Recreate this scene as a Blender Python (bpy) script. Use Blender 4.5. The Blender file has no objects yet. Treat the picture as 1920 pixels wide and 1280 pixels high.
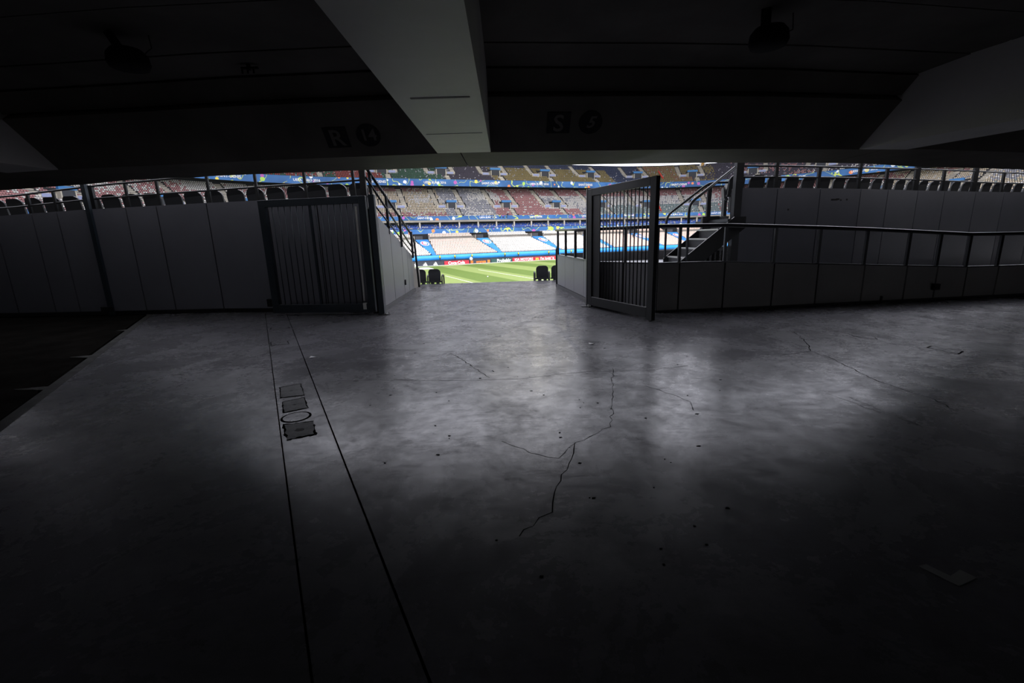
import bpy, bmesh, math, random
import numpy as np
from mathutils import Vector, Matrix
random.seed(4); RNG = np.random.RandomState(7)
SC = bpy.context.scene; COL = SC.collection
PI = math.pi
# ------------------------------------------------------------------ camera, sky, sun, exposure
PITCH, ROLL, FPX = math.radians(12.8), math.radians(1.8), 853.0
cam = bpy.data.cameras.new('camera'); camo = bpy.data.objects.new('camera', cam); COL.objects.link(camo)
cam.sensor_width = 36.0; cam.lens = FPX / 1920 * 36; cam.clip_end = 2000
cf = Vector((0, math.cos(PITCH), -math.sin(PITCH))); cu0 = Vector((0, math.sin(PITCH), math.cos(PITCH))); cr0 = Vector((1, 0, 0))
cr = cr0 * math.cos(ROLL) - cu0 * math.sin(ROLL); cu = cr0 * math.sin(ROLL) + cu0 * math.cos(ROLL)
camo.matrix_world = Matrix(((cr.x, cu.x, -cf.x, 0), (cr.y, cu.y, -cf.y, 0), (cr.z, cu.z, -cf.z, 1.5), (0, 0, 0, 1)))
SC.camera = camo
SC.view_settings.view_transform = 'Standard'; SC.view_settings.look = 'None'
SC.view_settings.gamma = 1.0; SC.view_settings.use_curve_mapping = False
SC.view_settings.exposure = -0.50
SKYW = 5.6                                              # brightness of the thin white cloud
world = bpy.data.worlds.new('sky'); SC.world = world; world.use_nodes = True
wn = world.node_tree; wn.nodes.clear()
wo = wn.nodes.new('ShaderNodeOutputWorld'); wb = wn.nodes.new('ShaderNodeBackground'); ws = wn.nodes.new('ShaderNodeTexSky')
ws.sky_type = 'NISHITA'; ws.sun_disc = False; ws.sun_elevation = math.radians(58); ws.sun_rotation = math.radians(200)
ws.air_density = 1.0; ws.dust_density = 3.0; ws.ozone_density = 1.0
wb.inputs['Strength'].default_value = 1.0
wtc = wn.nodes.new('ShaderNodeTexCoord'); wno = wn.nodes.new('ShaderNodeTexNoise'); wno.inputs['Scale'].default_value = 3.0; wno.inputs['Detail'].default_value = 6
wn.links.new(wtc.outputs['Generated'], wno.inputs['Vector'])
wr = wn.nodes.new('ShaderNodeMapRange'); wr.inputs[1].default_value = .3; wr.inputs[2].default_value = .6; wr.inputs[3].default_value = .55; wr.inputs[4].default_value = .95
wn.links.new(wno.outputs['Fac'], wr.inputs[0])
wsc = wn.nodes.new('ShaderNodeVectorMath'); wsc.operation = 'SCALE'; wsc.inputs['Scale'].default_value = .25; wn.links.new(ws.outputs[0], wsc.inputs[0])
wmx = wn.nodes.new('ShaderNodeMix'); wmx.data_type = 'RGBA'; wn.links.new(wr.outputs[0], wmx.inputs[0]); wn.links.new(wsc.outputs[0], wmx.inputs[6]); wmx.inputs[7].default_value = (SKYW * 1.0, SKYW * 1.0, SKYW * 1.11, 1)
wn.links.new(wmx.outputs[2], wb.inputs[0]); wn.links.new(wb.outputs[0], wo.inputs[0])
A = math.radians(22.0)                                  # the stadium's long axis against the camera
AV = Vector((math.cos(A), math.sin(A), 0)); BV = Vector((-math.sin(A), math.cos(A), 0))
CEN = AV * 47 + BV * 76                                 # centre of the bowl
sun = bpy.data.lights.new('sun', 'SUN'); suno = bpy.data.objects.new('sun', sun); COL.objects.link(suno)
sun.energy = 2.6; sun.angle = math.radians(0.6); sun.color = (1.0, 0.955, 0.89)
sd = (-BV * math.cos(math.radians(58)) + Vector((0, 0, math.sin(math.radians(58)))) - AV * .12).normalized()
suno.rotation_euler = (-sd).to_track_quat('-Z', 'Y').to_euler(); suno.location = (0, 0, 80)

# ------------------------------------------------------------------ materials
def mat(name, col, rough=.6, metal=0., var=0., scale=3., bump=0., spec=.5, alt=None, rvar=0.):
    m = bpy.data.materials.new(name); m.use_nodes = True
    nt = m.node_tree; b = nt.nodes['Principled BSDF']
    b.inputs['Base Color'].default_value = (*col, 1); b.inputs['Roughness'].default_value = rough
    b.inputs['Metallic'].default_value = metal; b.inputs['Specular IOR Level'].default_value = spec
    if var or bump or rvar:
        tc = nt.nodes.new('ShaderNodeTexCoord'); n = nt.nodes.new('ShaderNodeTexNoise')
        n.inputs['Scale'].default_value = scale; n.inputs['Detail'].default_value = 8; n.inputs['Roughness'].default_value = .6
        nt.links.new(tc.outputs['Object'], n.inputs['Vector'])
        if var:
            r = nt.nodes.new('ShaderNodeValToRGB'); a2 = alt or [c * (1 - var) for c in col]
            r.color_ramp.elements[0].position = .35; r.color_ramp.elements[1].position = .68
            r.color_ramp.elements[0].color = (*a2, 1); r.color_ramp.elements[1].color = (*[min(1, c * (1 + var * .4)) for c in col], 1)
            nt.links.new(n.outputs['Fac'], r.inputs[0]); nt.links.new(r.outputs[0], b.inputs['Base Color'])
        if rvar:
            mr = nt.nodes.new('ShaderNodeMapRange'); mr.inputs[3].default_value = max(.02, rough - rvar); mr.inputs[4].default_value = rough + rvar
            nt.links.new(n.outputs['Fac'], mr.inputs[0]); nt.links.new(mr.outputs[0], b.inputs['Roughness'])
        if bump:
            n2 = nt.nodes.new('ShaderNodeTexNoise'); n2.inputs['Scale'].default_value = scale * 12; n2.inputs['Detail'].default_value = 6
            nt.links.new(tc.outputs['Object'], n2.inputs['Vector'])
            bp = nt.nodes.new('ShaderNodeBump'); bp.inputs['Strength'].default_value = bump; bp.inputs['Distance'].default_value = .01
            nt.links.new(n2.outputs['Fac'], bp.inputs['Height']); nt.links.new(bp.outputs[0], b.inputs['Normal'])
    return m
M = {}
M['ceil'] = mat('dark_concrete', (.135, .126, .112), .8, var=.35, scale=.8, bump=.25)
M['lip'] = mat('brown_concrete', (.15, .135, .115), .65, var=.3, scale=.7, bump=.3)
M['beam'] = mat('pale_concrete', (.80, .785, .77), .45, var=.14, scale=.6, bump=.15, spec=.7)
M['panel'] = mat('grey_panel', (.135, .14, .165), .42, var=.12, scale=.5, bump=.02)
M['panel_pale'] = mat('pale_grey_panel', (.19, .19, .20), .45, var=.12, scale=.5, bump=.02)
M['panel_low'] = mat('warm_grey_panel', (.21, .205, .20), .6, var=.15, scale=.7, bump=.05)
M['joint'] = mat('joint_black', (.012, .012, .013), .8)
M['crack'] = mat('crack_black', (.004, .004, .004), 1., spec=0.)
M['steel'] = mat('dark_blue_steel', (.022, .032, .043), .38, metal=.3, var=.2, scale=2)
M['gatesteel'] = mat('black_steel', (.018, .019, .02), .42, metal=.3, var=.2, scale=2)
M['rail'] = mat('dark_rail_steel', (.03, .032, .035), .32, metal=.5)
M['galv'] = mat('galvanised_steel', (.5, .5, .48), .4, metal=.7)
M['seatdark'] = mat('charcoal_plastic', (.022, .024, .028), .45)
M['black'] = mat('matt_black', (.004, .004, .004), .9)
M['sign'] = mat('sign_black', (.006, .006, .007), .75)
M['signtxt'] = mat('sign_letters', (.15, .14, .13), .8)
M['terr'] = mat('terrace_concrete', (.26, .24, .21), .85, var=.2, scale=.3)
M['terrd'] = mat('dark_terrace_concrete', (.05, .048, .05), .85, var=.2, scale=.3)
M['aisle'] = mat('aisle_concrete', (.44, .40, .33), .85, var=.15, scale=.5)
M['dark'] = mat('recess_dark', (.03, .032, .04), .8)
M['asphalt'] = mat('dark_asphalt', (.012, .011, .010), 1., spec=0., var=.4, scale=2, bump=.4)
M['tape'] = mat('grey_tape', (.13, .13, .125), .6, spec=.2)
M['white'] = mat('white_paint', (.8, .8, .8), .6)
M['plank'] = mat('pale_platform', (.42, .43, .46), .6, var=.15, scale=1)
M['roof'] = mat('roof_grey', (.30, .30, .31), .7)
M['tube'] = mat('sky_blue_vinyl', (.03, .30, .78), .35, var=.12, scale=.4)
M['cover'] = mat('blue_fabric', (.025, .15, .48), .6, var=.35, scale=.12, alt=(.05, .28, .58))
M['skin'] = mat('skin', (.45, .28, .2), .6)
M['hair'] = mat('dark_hair', (.03, .02, .015), .7)
M['vest'] = mat('hi_vis_yellow', (.75, .9, .05), .6)
M['navycloth'] = mat('navy_cloth', (.02, .025, .05), .8)
M['redcloth'] = mat('red_cloth', (.55, .03, .02), .8)
M['ball'] = mat('white_leather', (.85, .85, .85), .4)
M['adred'] = mat('board_red', (.62, .02, .04), .5)
M['adblack'] = mat('board_dark', (.03, .035, .05), .5)
M['adgreen'] = mat('board_green', (.02, .07, .06), .5)
M['adorange'] = mat('board_orange', (.9, .2, .02), .5)
M['adyellow'] = mat('board_yellow', (.9, .6, .05), .5)
M['gold'] = mat('ochre_paint', (.45, .24, .05), .6)
M['pink'] = mat('logo_crimson', (.7, .03, .15), .5)
SEATC = dict(sunwhite=(.70, .67, .63), white=(.70, .67, .64), beige=(.62, .52, .38), pink=(.46, .22, .22), red=(.30, .05, .04), grey=(.36, .36, .40), green=(.04, .12, .07),
             navy=(.025, .04, .10), olive=(.26, .20, .075), brown=(.30, .15, .08), plum=(.06, .05, .08), vip=(.05, .11, .42), lowpink=(.74, .56, .48), teal=(.24, .31, .31))
SEATK = list(SEATC)
for k, c in SEATC.items(): M['s_' + k] = mat('seat_' + k, c, .5)

def floor_mat():
    m = bpy.data.materials.new('polished_concrete'); m.use_nodes = True; nt = m.node_tree; b = nt.nodes['Principled BSDF']
    N = nt.nodes.new; L = nt.links.new
    tc = N('ShaderNodeTexCoord')
    def noise(s, d=8, r=.6, vec=None, dist=0):
        n = N('ShaderNodeTexNoise'); n.inputs['Scale'].default_value = s; n.inputs['Detail'].default_value = d
        n.inputs['Roughness'].default_value = r; n.inputs['Distortion'].default_value = dist
        L(vec or tc.outputs['Object'], n.inputs['Vector']); return n.outputs['Fac']
    def ramp(f, p0, c0, p1, c1):
        r = N('ShaderNodeValToRGB'); r.color_ramp.elements[0].position = p0; r.color_ramp.elements[1].position = p1
        r.color_ramp.elements[0].color = (*c0, 1); r.color_ramp.elements[1].color = (*c1, 1); L(f, r.inputs[0]); return r.outputs[0]
    def mul(a, c, fac=1.):
        x = N('ShaderNodeMix'); x.data_type = 'RGBA'; x.blend_type = 'MULTIPLY'; x.inputs[0].default_value = fac
        L(a, x.inputs[6]); L(c, x.inputs[7]); return x.outputs[2]
    base = ramp(noise(.55, 10, .65, dist=.6), .32, (.045, .045, .05), .70, (.125, .12, .14))
    spots = ramp(noise(2.6, 12, .72, dist=.4), .30, (.38, .37, .36), .50, (1, 1, 1))
    fine = ramp(noise(14, 10, .75), .33, (.6, .6, .6), .55, (1, 1, 1))
    mp = N('ShaderNodeMapping'); mp.inputs['Rotation'].default_value = (0, 0, .5); mp.inputs['Scale'].default_value = (1, 9, 1); L(tc.outputs['Object'], mp.inputs[0])
    scr = ramp(noise(1.6, 12, .75, mp.outputs[0]), .36, (.62, .62, .62), .5, (1, 1, 1))
    L(mul(mul(mul(base, spots, .8), fine, .7), scr, .5), b.inputs['Base Color'])
    mr = N('ShaderNodeMapRange'); mr.inputs[1].default_value = .3; mr.inputs[2].default_value = .7; mr.inputs[3].default_value = .30; mr.inputs[4].default_value = .12
    L(noise(1.1, 10, .7, dist=.5), mr.inputs[0])
    ad = N('ShaderNodeMath'); ad.operation = 'MULTIPLY_ADD'; ad.inputs[1].default_value = .12; L(noise(18, 8, .7), ad.inputs[0]); L(mr.outputs[0], ad.inputs[2])
    L(ad.outputs[0], b.inputs['Roughness']); b.inputs['Specular IOR Level'].default_value = .6; b.inputs['IOR'].default_value = 1.42
    cw = ramp(noise(1.9, 12, .72, dist=.5), .36, (.08, .08, .08), .62, (.42, .42, .42)); cw2 = ramp(noise(6, 12, .8), .38, (.25, .25, .25), .56, (1, 1, 1))
    cw3 = ramp(noise(30, 8, .8), .36, (.35, .35, .35), .56, (1, 1, 1)); cw4 = ramp(noise(2.2, 14, .8, mp.outputs[0]), .40, (.4, .4, .4), .54, (1, 1, 1))
    L(mul(mul(mul(cw, cw2, .8), cw3, .7), cw4, .6), b.inputs['Coat Weight']); b.inputs['Coat IOR'].default_value = 1.75; b.inputs['Coat Roughness'].default_value = .2; b.inputs['Coat Tint'].default_value = (1, 1, 1, 1)
    bp = N('ShaderNodeBump'); bp.inputs['Strength'].default_value = .10; bp.inputs['Distance'].default_value = .004
    L(noise(22, 12, .8), bp.inputs['Height']); L(bp.outputs[0], b.inputs['Normal'])
    # worn, dusty patches and fine streaks break the polish
    d = N('ShaderNodeBsdfDiffuse'); d.inputs[0].default_value = (.085, .085, .09, 1)
    w1 = ramp(noise(1.5, 14, .78, dist=.8), .40, (1, 1, 1), .60, (.10, .10, .10)); w2 = ramp(noise(9, 14, .82), .36, (1, 1, 1), .58, (.12, .12, .12)); w3 = ramp(noise(4, 14, .82, mp.outputs[0]), .36, (1, 1, 1), .58, (.35, .35, .35))
    bw_ = mul(w2, w3, 1.); ma = N('ShaderNodeMix'); ma.data_type = 'RGBA'; ma.inputs[0].default_value = .40; L(bw_, ma.inputs[6]); L(w1, ma.inputs[7])
    ms = N('ShaderNodeMixShader'); L(ma.outputs[2], ms.inputs[0]); L(b.outputs[0], ms.inputs[1]); L(d.outputs[0], ms.inputs[2]); L(ms.outputs[0], nt.nodes['Material Output'].inputs[0])
    return m
M['floor'] = floor_mat()

def banner_mat(name, base, sc=.55):
    m = bpy.data.materials.new(name); m.use_nodes = True; nt = m.node_tree; b = nt.nodes['Principled BSDF']; N = nt.nodes.new; L = nt.links.new
    uv = N('ShaderNodeUVMap'); v = N('ShaderNodeTexVoronoi'); v.inputs['Scale'].default_value = sc; v.inputs['Randomness'].default_value = .8
    L(uv.outputs[0], v.inputs['Vector'])
    lt = N('ShaderNodeMath'); lt.operation = 'LESS_THAN'; lt.inputs[1].default_value = .33; L(v.outputs['Distance'], lt.inputs[0])
    sp = N('ShaderNodeSeparateColor'); L(v.outputs['Color'], sp.inputs[0])
    r = N('ShaderNodeValToRGB'); r.color_ramp.interpolation = 'CONSTANT'
    cols = [(0, (*base, 1)), (.3, (.8, .85, .9, 1)), (.45, (.85, .25, .08, 1)), (.58, (.4, .65, .1, 1)), (.7, (.45, .1, .4, 1)), (.82, (.8, .65, .1, 1)), (.92, (*base, 1))]
    while len(r.color_ramp.elements) < len(cols): r.color_ramp.elements.new(.5)
    for e, (p, c) in zip(r.color_ramp.elements, cols): e.position = p; e.color = c
    L(sp.outputs[0], r.inputs[0])
    n = N('ShaderNodeTexNoise'); n.inputs['Scale'].default_value = .12; L(uv.outputs[0], n.inputs['Vector'])
    r2 = N('ShaderNodeValToRGB'); r2.color_ramp.elements[0].position = .35; r2.color_ramp.elements[1].position = .65
    r2.color_ramp.elements[0].color = (*[c * .6 for c in base], 1); r2.color_ramp.elements[1].color = (min(1, base[0] * 2.4), base[1] * 1.35, min(1, base[2] * 1.15), 1)
    L(n.outputs['Fac'], r2.inputs[0])
    wv = N('ShaderNodeTexNoise'); wv.inputs['Scale'].default_value = .22; wv.inputs['Detail'].default_value = 1
    L(uv.outputs[0], wv.inputs['Vector'])
    gt = N('ShaderNodeMath'); gt.operation = 'COMPARE'; gt.inputs[1].default_value = .5; gt.inputs[2].default_value = .007; L(wv.outputs['Fac'], gt.inputs[0])
    mx = N('ShaderNodeMix'); mx.data_type = 'RGBA'; L(gt.outputs[0], mx.inputs[0]); L(r2.outputs[0], mx.inputs[6]); mx.inputs[7].default_value = (.55, .65, .12, 1)
    m2 = N('ShaderNodeMix'); m2.data_type = 'RGBA'; L(lt.outputs[0], m2.inputs[0]); L(mx.outputs[2], m2.inputs[6]); L(r.outputs[0], m2.inputs[7])
    L(m2.outputs[2], b.inputs['Base Color']); b.inputs['Roughness'].default_value = .6
    return m
M['banner'] = banner_mat('patterned_blue_banner', (.02, .13, .38))
M['lavender'] = mat('pale_lavender_sign', (.26, .29, .46), .6)
M['plain_blue'] = mat('plain_blue_banner', (.03, .15, .36), .6)

def pitch_mat():
    m = bpy.data.materials.new('mown_grass'); m.use_nodes = True; nt = m.node_tree; b = nt.nodes['Principled BSDF']; N = nt.nodes.new; L = nt.links.new
    tc = N('ShaderNodeTexCoord'); sx = N('ShaderNodeSeparateXYZ'); L(tc.outputs['Object'], sx.inputs[0])
    md = N('ShaderNodeMath'); md.operation = 'MULTIPLY_ADD'; md.inputs[1].default_value = 1 / 10.6; md.inputs[2].default_value = 100 + STRIPE; L(sx.outputs[0], md.inputs[0])
    fr = N('ShaderNodeMath'); fr.operation = 'FRACT'; L(md.outputs[0], fr.inputs[0])
    gt = N('ShaderNodeMath'); gt.operation = 'GREATER_THAN'; gt.inputs[1].default_value = .5; L(fr.outputs[0], gt.inputs[0])
    mx = N('ShaderNodeMix'); mx.data_type = 'RGBA'; L(gt.outputs[0], mx.inputs[0]); mx.inputs[6].default_value = (.105, .165, .028, 1); mx.inputs[7].default_value = (.20, .26, .075, 1)
    n = N('ShaderNodeTexNoise'); n.inputs['Scale'].default_value = 1.5; n.inputs['Detail'].default_value = 8; L(tc.outputs['Object'], n.inputs['Vector'])
    r = N('ShaderNodeMapRange'); r.inputs[3].default_value = .82; r.inputs[4].default_value = 1.15; L(n.outputs['Fac'], r.inputs[0])
    vm = N('ShaderNodeVectorMath'); vm.operation = 'SCALE'; L(mx.outputs[2], vm.inputs[0]); L(r.outputs[0], vm.inputs['Scale'])
    L(vm.outputs[0], b.inputs['Base Color']); b.inputs['Roughness'].default_value = .8; b.inputs['Specular IOR Level'].default_value = .2
    return m
STRIPE = 0.35
M['grass'] = pitch_mat()

# ------------------------------------------------------------------ builders
def wloc(o):
    v = Vector((0, 0, 0))
    while o is not None: v += o.location; o = o.parent
    return v
class MB:
    def __init__(s): s.v = []; s.f = []; s.uv = None
    def add(s, vs, fs):
        n = len(s.v); s.v += [tuple(v) for v in vs]; s.f += [tuple(i + n for i in f) for f in fs]; return s
    def box(s, a, b):
        x0, y0, z0 = a; x1, y1, z1 = b
        return s.add([(x0, y0, z0), (x1, y0, z0), (x1, y1, z0), (x0, y1, z0), (x0, y0, z1), (x1, y0, z1), (x1, y1, z1), (x0, y1, z1)],
                     [(0, 3, 2, 1), (4, 5, 6, 7), (0, 1, 5, 4), (1, 2, 6, 5), (2, 3, 7, 6), (3, 0, 4, 7)])
    def hexa(s, p): return s.add(p, [(0, 3, 2, 1), (4, 5, 6, 7), (0, 1, 5, 4), (1, 2, 6, 5), (2, 3, 7, 6), (3, 0, 4, 7)])
    def wall(s, p, q, z0, z1, t, zq0=None, zq1=None, side=1):
        """upright slab from plan point p to q, thickness t to one side (side=1: away from the camera)"""
        p = Vector(p[:2]); q = Vector(q[:2]); d = (q - p).normalized(); n = Vector((-d.y, d.x)) * t * side
        zq0 = z0 if zq0 is None else zq0; zq1 = z1 if zq1 is None else zq1
        return s.hexa([(p.x, p.y, z0), (q.x, q.y, zq0), (q.x + n.x, q.y + n.y, zq0), (p.x + n.x, p.y + n.y, z0),
                       (p.x, p.y, z1), (q.x, q.y, zq1), (q.x + n.x, q.y + n.y, zq1), (p.x + n.x, p.y + n.y, z1)])
    def prism(s, poly, z0, z1):
        n = len(poly)
        return s.add([(x, y, z0) for x, y in poly] + [(x, y, z1) for x, y in poly],
                     [tuple(range(n))[::-1], tuple(range(n, 2 * n))] + [(i, (i + 1) % n, n + (i + 1) % n, n + i) for i in range(n)])
    def ext(s, pts, d):
        n = len(pts); d = Vector(d); P = [Vector(p) for p in pts]
        return s.add(P + [p + d for p in P], [tuple(range(n))[::-1], tuple(range(n, 2 * n))] + [(i, (i + 1) % n, n + (i + 1) % n, n + i) for i in range(n)])
    def bar(s, p, q, w, h=None, up=(0, 0, 1)):
        h = h or w; p = Vector(p); q = Vector(q); d = (q - p).normalized(); u = Vector(up)
        if abs(d.dot(u)) > .95: u = Vector((0, 1, 0)) if abs(d.y) < .9 else Vector((1, 0, 0))
        r = d.cross(u).normalized() * w / 2; u = r.cross(d).normalized() * h / 2
        return s.hexa([p - r - u, p + r - u, p + r + u, p - r + u, q - r - u, q + r - u, q + r + u, q - r + u])
    def tube(s, pts, r, n=8, caps=True, bend=0):
        P = [Vector(p) for p in pts]
        if bend:
            Q = [P[0]]
            for i in range(1, len(P) - 1):
                a = (P[i - 1] - P[i]); b = (P[i + 1] - P[i]); l = min(bend, a.length * .45, b.length * .45)
                a0 = P[i] + a.normalized() * l; b0 = P[i] + b.normalized() * l
                for t in (0, .25, .5, .75, 1): Q.append(a0 * (1 - t) ** 2 + P[i] * 2 * t * (1 - t) + b0 * t * t)
            P = Q + [P[-1]]
        base = len(s.v); up = None
        for i, p in enumerate(P):
            d = (P[min(i + 1, len(P) - 1)] - P[max(i - 1, 0)]).normalized()
            if up is None: up = Vector((0, 0, 1)) if abs(d.z) < .9 else Vector((1, 0, 0))
            a = d.cross(up).normalized(); b = a.cross(d).normalized(); up = b
            s.v += [tuple(p + (a * math.cos(2 * PI * k / n) + b * math.sin(2 * PI * k / n)) * r) for k in range(n)]
        for i in range(len(P) - 1):
            for k in range(n):
                a0 = base + i * n + k; a1 = base + i * n + (k + 1) % n; s.f.append((a0, a1, a1 + n, a0 + n))
        if caps: s.f.append(tuple(base + k for k in range(n))[::-1]); s.f.append(tuple(base + (len(P) - 1) * n + k for k in range(n)))
        return s
    def lathe(s, prof, c=(0, 0, 0), n=24):
        base = len(s.v)
        for r, z in prof: s.v += [(c[0] + r * math.cos(2 * PI * k / n), c[1] + r * math.sin(2 * PI * k / n), c[2] + z) for k in range(n)]
        for i in range(len(prof) - 1):
            for k in range(n):
                a = base + i * n + k; b = base + i * n + (k + 1) % n; s.f.append((a, b, b + n, a + n))
        s.f.append(tuple(base + k for k in range(n))[::-1]); s.f.append(tuple(base + (len(prof) - 1) * n + k for k in range(n)))
        return s
    def build(s, name, m, parent=None, local=False, smooth=False, bevel=0.):
        me = bpy.data.meshes.new(name)
        off = Vector((0, 0, 0)) if (local or parent is None) else wloc(parent)
        me.from_pydata([(v[0] - off.x, v[1] - off.y, v[2] - off.z) for v in s.v], [], s.f)
        bm = bmesh.new(); bm.from_mesh(me); bmesh.ops.recalc_face_normals(bm, faces=bm.faces)
        if bevel: bmesh.ops.bevel(bm, geom=list(bm.edges), offset=bevel, segments=1, affect='EDGES', clamp_overlap=True)
        bm.to_mesh(me); bm.free()
        if smooth:
            for p in me.polygons: p.use_smooth = True
        me.materials.append(m); o = bpy.data.objects.new(name, me); COL.objects.link(o)
        if parent is not None: o.parent = parent
        return o
def tag(o, label=None, cat=None, group=None, kind=None):
    for k, v in (('label', label), ('category', cat), ('group', group), ('kind', kind)):
        if v: o[k] = v
    return o
def thing(name, label, cat, loc=(0, 0, 0), group=None, rz=0, kind=None):
    o = bpy.data.objects.new(name, None); COL.objects.link(o); o.location = loc; o.rotation_euler = (0, 0, rz); o.empty_display_size = .1
    return tag(o, label, cat, group, kind)
def struct(name, label, cat, loc=(0, 0, 0)): return thing(name, label, cat, loc, kind='structure')
def dup(o, loc, rz, label=None, group=None, parent=None):
    c = o.copy(); COL.objects.link(c)
    if parent is None: c.location = loc; c.rotation_euler = (0, 0, rz)
    else: c.parent = parent
    if label: c['label'] = label
    if group: c['group'] = group
    for ch in list(o.children): dup(ch, None, None, parent=c)
    return c
def text_mesh(txt, size, m, name='lettering', bold=0., shear=0., extrude=.004, spacing=1.):
    cu_ = bpy.data.curves.new(name, 'FONT'); cu_.body = txt; cu_.size = size; cu_.extrude = extrude; cu_.align_x = 'CENTER'; cu_.align_y = 'CENTER'
    cu_.offset = bold; cu_.shear = shear; cu_.resolution_u = 3; cu_.space_character = spacing
    o = bpy.data.objects.new(name, cu_); COL.objects.link(o); bpy.context.view_layer.update()
    me = bpy.data.meshes.new_from_object(o.evaluated_get(bpy.context.evaluated_depsgraph_get()))
    bpy.data.objects.remove(o); bpy.data.curves.remove(cu_); me.materials.clear(); me.materials.append(m); me.name = name
    return me
def place_text(me, parent, origin, xdir, ydir, name='lettering', flip=False):
    X = Vector(xdir).normalized(); Y = Vector(ydir).normalized(); Z = X.cross(Y)
    o = bpy.data.objects.new(name, me); COL.objects.link(o); o.parent = parent
    off = Vector(origin) - wloc(parent)
    o.matrix_local = Matrix(((X.x, Y.x, Z.x, off.x), (X.y, Y.y, Z.y, off.y), (X.z, Y.z, Z.z, off.z), (0, 0, 0, 1)))
    return o
ONES = ['zeroth', 'first', 'second', 'third', 'fourth', 'fifth', 'sixth', 'seventh', 'eighth', 'ninth', 'tenth', 'eleventh', 'twelfth', 'thirteenth', 'fourteenth', 'fifteenth', 'sixteenth', 'seventeenth', 'eighteenth', 'nineteenth', 'twentieth']
def nth(i):
    if i <= 20: return ONES[i]
    return {2: 'twenty-', 3: 'thirty-'}[i // 10] + ONES[i % 10] if i % 10 else {3: 'thirtieth'}[i // 10]
def interp(x, xs, ys): return float(np.interp(x, xs, ys))

# ================================================================== THE CONCOURSE (setting)
def clip(poly, a, b, keep_left, gap=.004):
    """clip convex polygon by the line a->b, keep one side, leave half a joint"""
    d = (b[0] - a[0], b[1] - a[1]); l = math.hypot(*d); n = (-d[1] / l, d[0] / l)
    if not keep_left: n = (-n[0], -n[1])
    f = lambda p: (p[0] - a[0]) * n[0] + (p[1] - a[1]) * n[1] - gap
    out = []
    for i in range(len(poly)):
        p, q = poly[i], poly[(i + 1) % len(poly)]; fp, fq = f(p), f(q)
        if fp >= 0: out.append(p)
        if fp * fq < 0: t = fp / (fp - fq); out.append((p[0] + (q[0] - p[0]) * t, p[1] + (q[1] - p[1]) * t))
    return out
FL = struct('floor', 'glossy worn grey concrete concourse floor in front of the gates', 'floor')
rect = [(-30, -26), (30, -26), (30, 16.2), (-30, 16.2)]
e0, e1 = (-4.66, 3.88), (-8.08, 9.85)
t0, t1 = (-4.86, 8.92), (-.74, 1.30)          # left edge of the service channel
t2, t3 = (-4.36, 8.86), (-.32, 1.28)          # right edge
MB().box((-30, -26, -.4), (30, 16.15, -.05)).build('subfloor', M['crack'], FL)
asph = clip(rect, e0, e1, True, .09)
MB().prism(asph, -.08, -.012).build('asphalt_paving', M['asphalt'], FL)['label'] = 'dark asphalt at the left'
k1 = clip(clip(rect, e0, e1, False, -.03), e0, e1, True, -.085)
M['kerb'] = mat('worn_kerb', (.045, .045, .043), .9, var=.5, scale=6, bump=.4, spec=.2)
MB().prism(k1, -.08, .0).build('kerb_strip', M['kerb'], FL)
body = clip(rect, e0, e1, False, .09)
MB().prism(clip(body, t0, t1, False, .005) if False else clip(body, t1, t0, True, .005), -.08, 0).build('slab', M['floor'], FL)
mid = clip(clip(body, t1, t0, False, .005), t3, t2, True, .006)
MB().prism(mid, -.08, 0).build('channel_strip', M['floor'], FL)
rest = clip(body, t3, t2, False, .006)
r0_, r1_, r2_, r3_ = (5.33, 5.98), (5.72, 4.88), (4.94, 5.90), (5.46, 4.64)
MB().prism(clip(rest, r2_, r3_, False, .003), -.08, 0).build('slab', M['floor'], FL)
rr = clip(rest, r2_, r3_, True, .003)
MB().prism(clip(rr, r0_, r1_, False, .003), -.08, 0).build('channel_strip', M['floor'], FL)
MB().prism(clip(rr, r0_, r1_, True, .003), -.08, 0).build('slab', M['floor'], FL)
for cx_, cy_, w_, h_ in [(-6.1, 6.55, .42, .10), (-7.3, 8.7, .35, .12), (-5.35, 5.0, .35, .07)]:
    MB().prism([(cx_ + math.cos(a) * w_ * random.uniform(.6, 1.1), cy_ + math.sin(a) * h_ * random.uniform(.6, 1.1)) for a in np.linspace(0, 2 * PI, 16)[:-1]], -.011, -.008).build('asphalt_patch', M['kerb'], FL)
# access covers set in the channel
def rough_poly(c, n=9, j=.008):
    out = []
    for i in range(len(c)):
        p, q = c[i], c[(i + 1) % len(c)]
        for k in range(n):
            t = k / n; out.append((p[0] + (q[0] - p[0]) * t + random.uniform(-j, j), p[1] + (q[1] - p[1]) * t + random.uniform(-j, j)))
    return out
M['coverm'] = mat('cover_concrete', (.06, .06, .062), .55, var=.6, scale=9, bump=.3, spec=.22)
def cover(corners, label, scar=False, j=.005, dark=True):
    cx = sum(p[0] for p in corners) / 4; cy = sum(p[1] for p in corners) / 4
    t = thing('access_cover', label, 'access cover', (cx, cy, 0), 'access covers in the floor')
    MB().prism(rough_poly(corners, 9, j), .0005, .0015).build('surround', M['crack'], t)
    ins = [(cx + (p[0] - cx) * .90, cy + (p[1] - cy) * .90) for p in corners]
    MB().prism(rough_poly(ins, 9, j), .0008, .003).build('lid', M['coverm'] if dark else M['floor'], t)
    mk = [(cx + math.cos(a) * (.05 if scar else .022) * random.uniform(.5, 1.1), cy + math.sin(a) * (.04 if scar else .014) * random.uniform(.5, 1.1)) for a in np.linspace(0, 2 * PI, 14)[:-1]]
    MB().prism(mk, .002, .0036).build('lifting_hole', M['black'], t)
    return t
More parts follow.
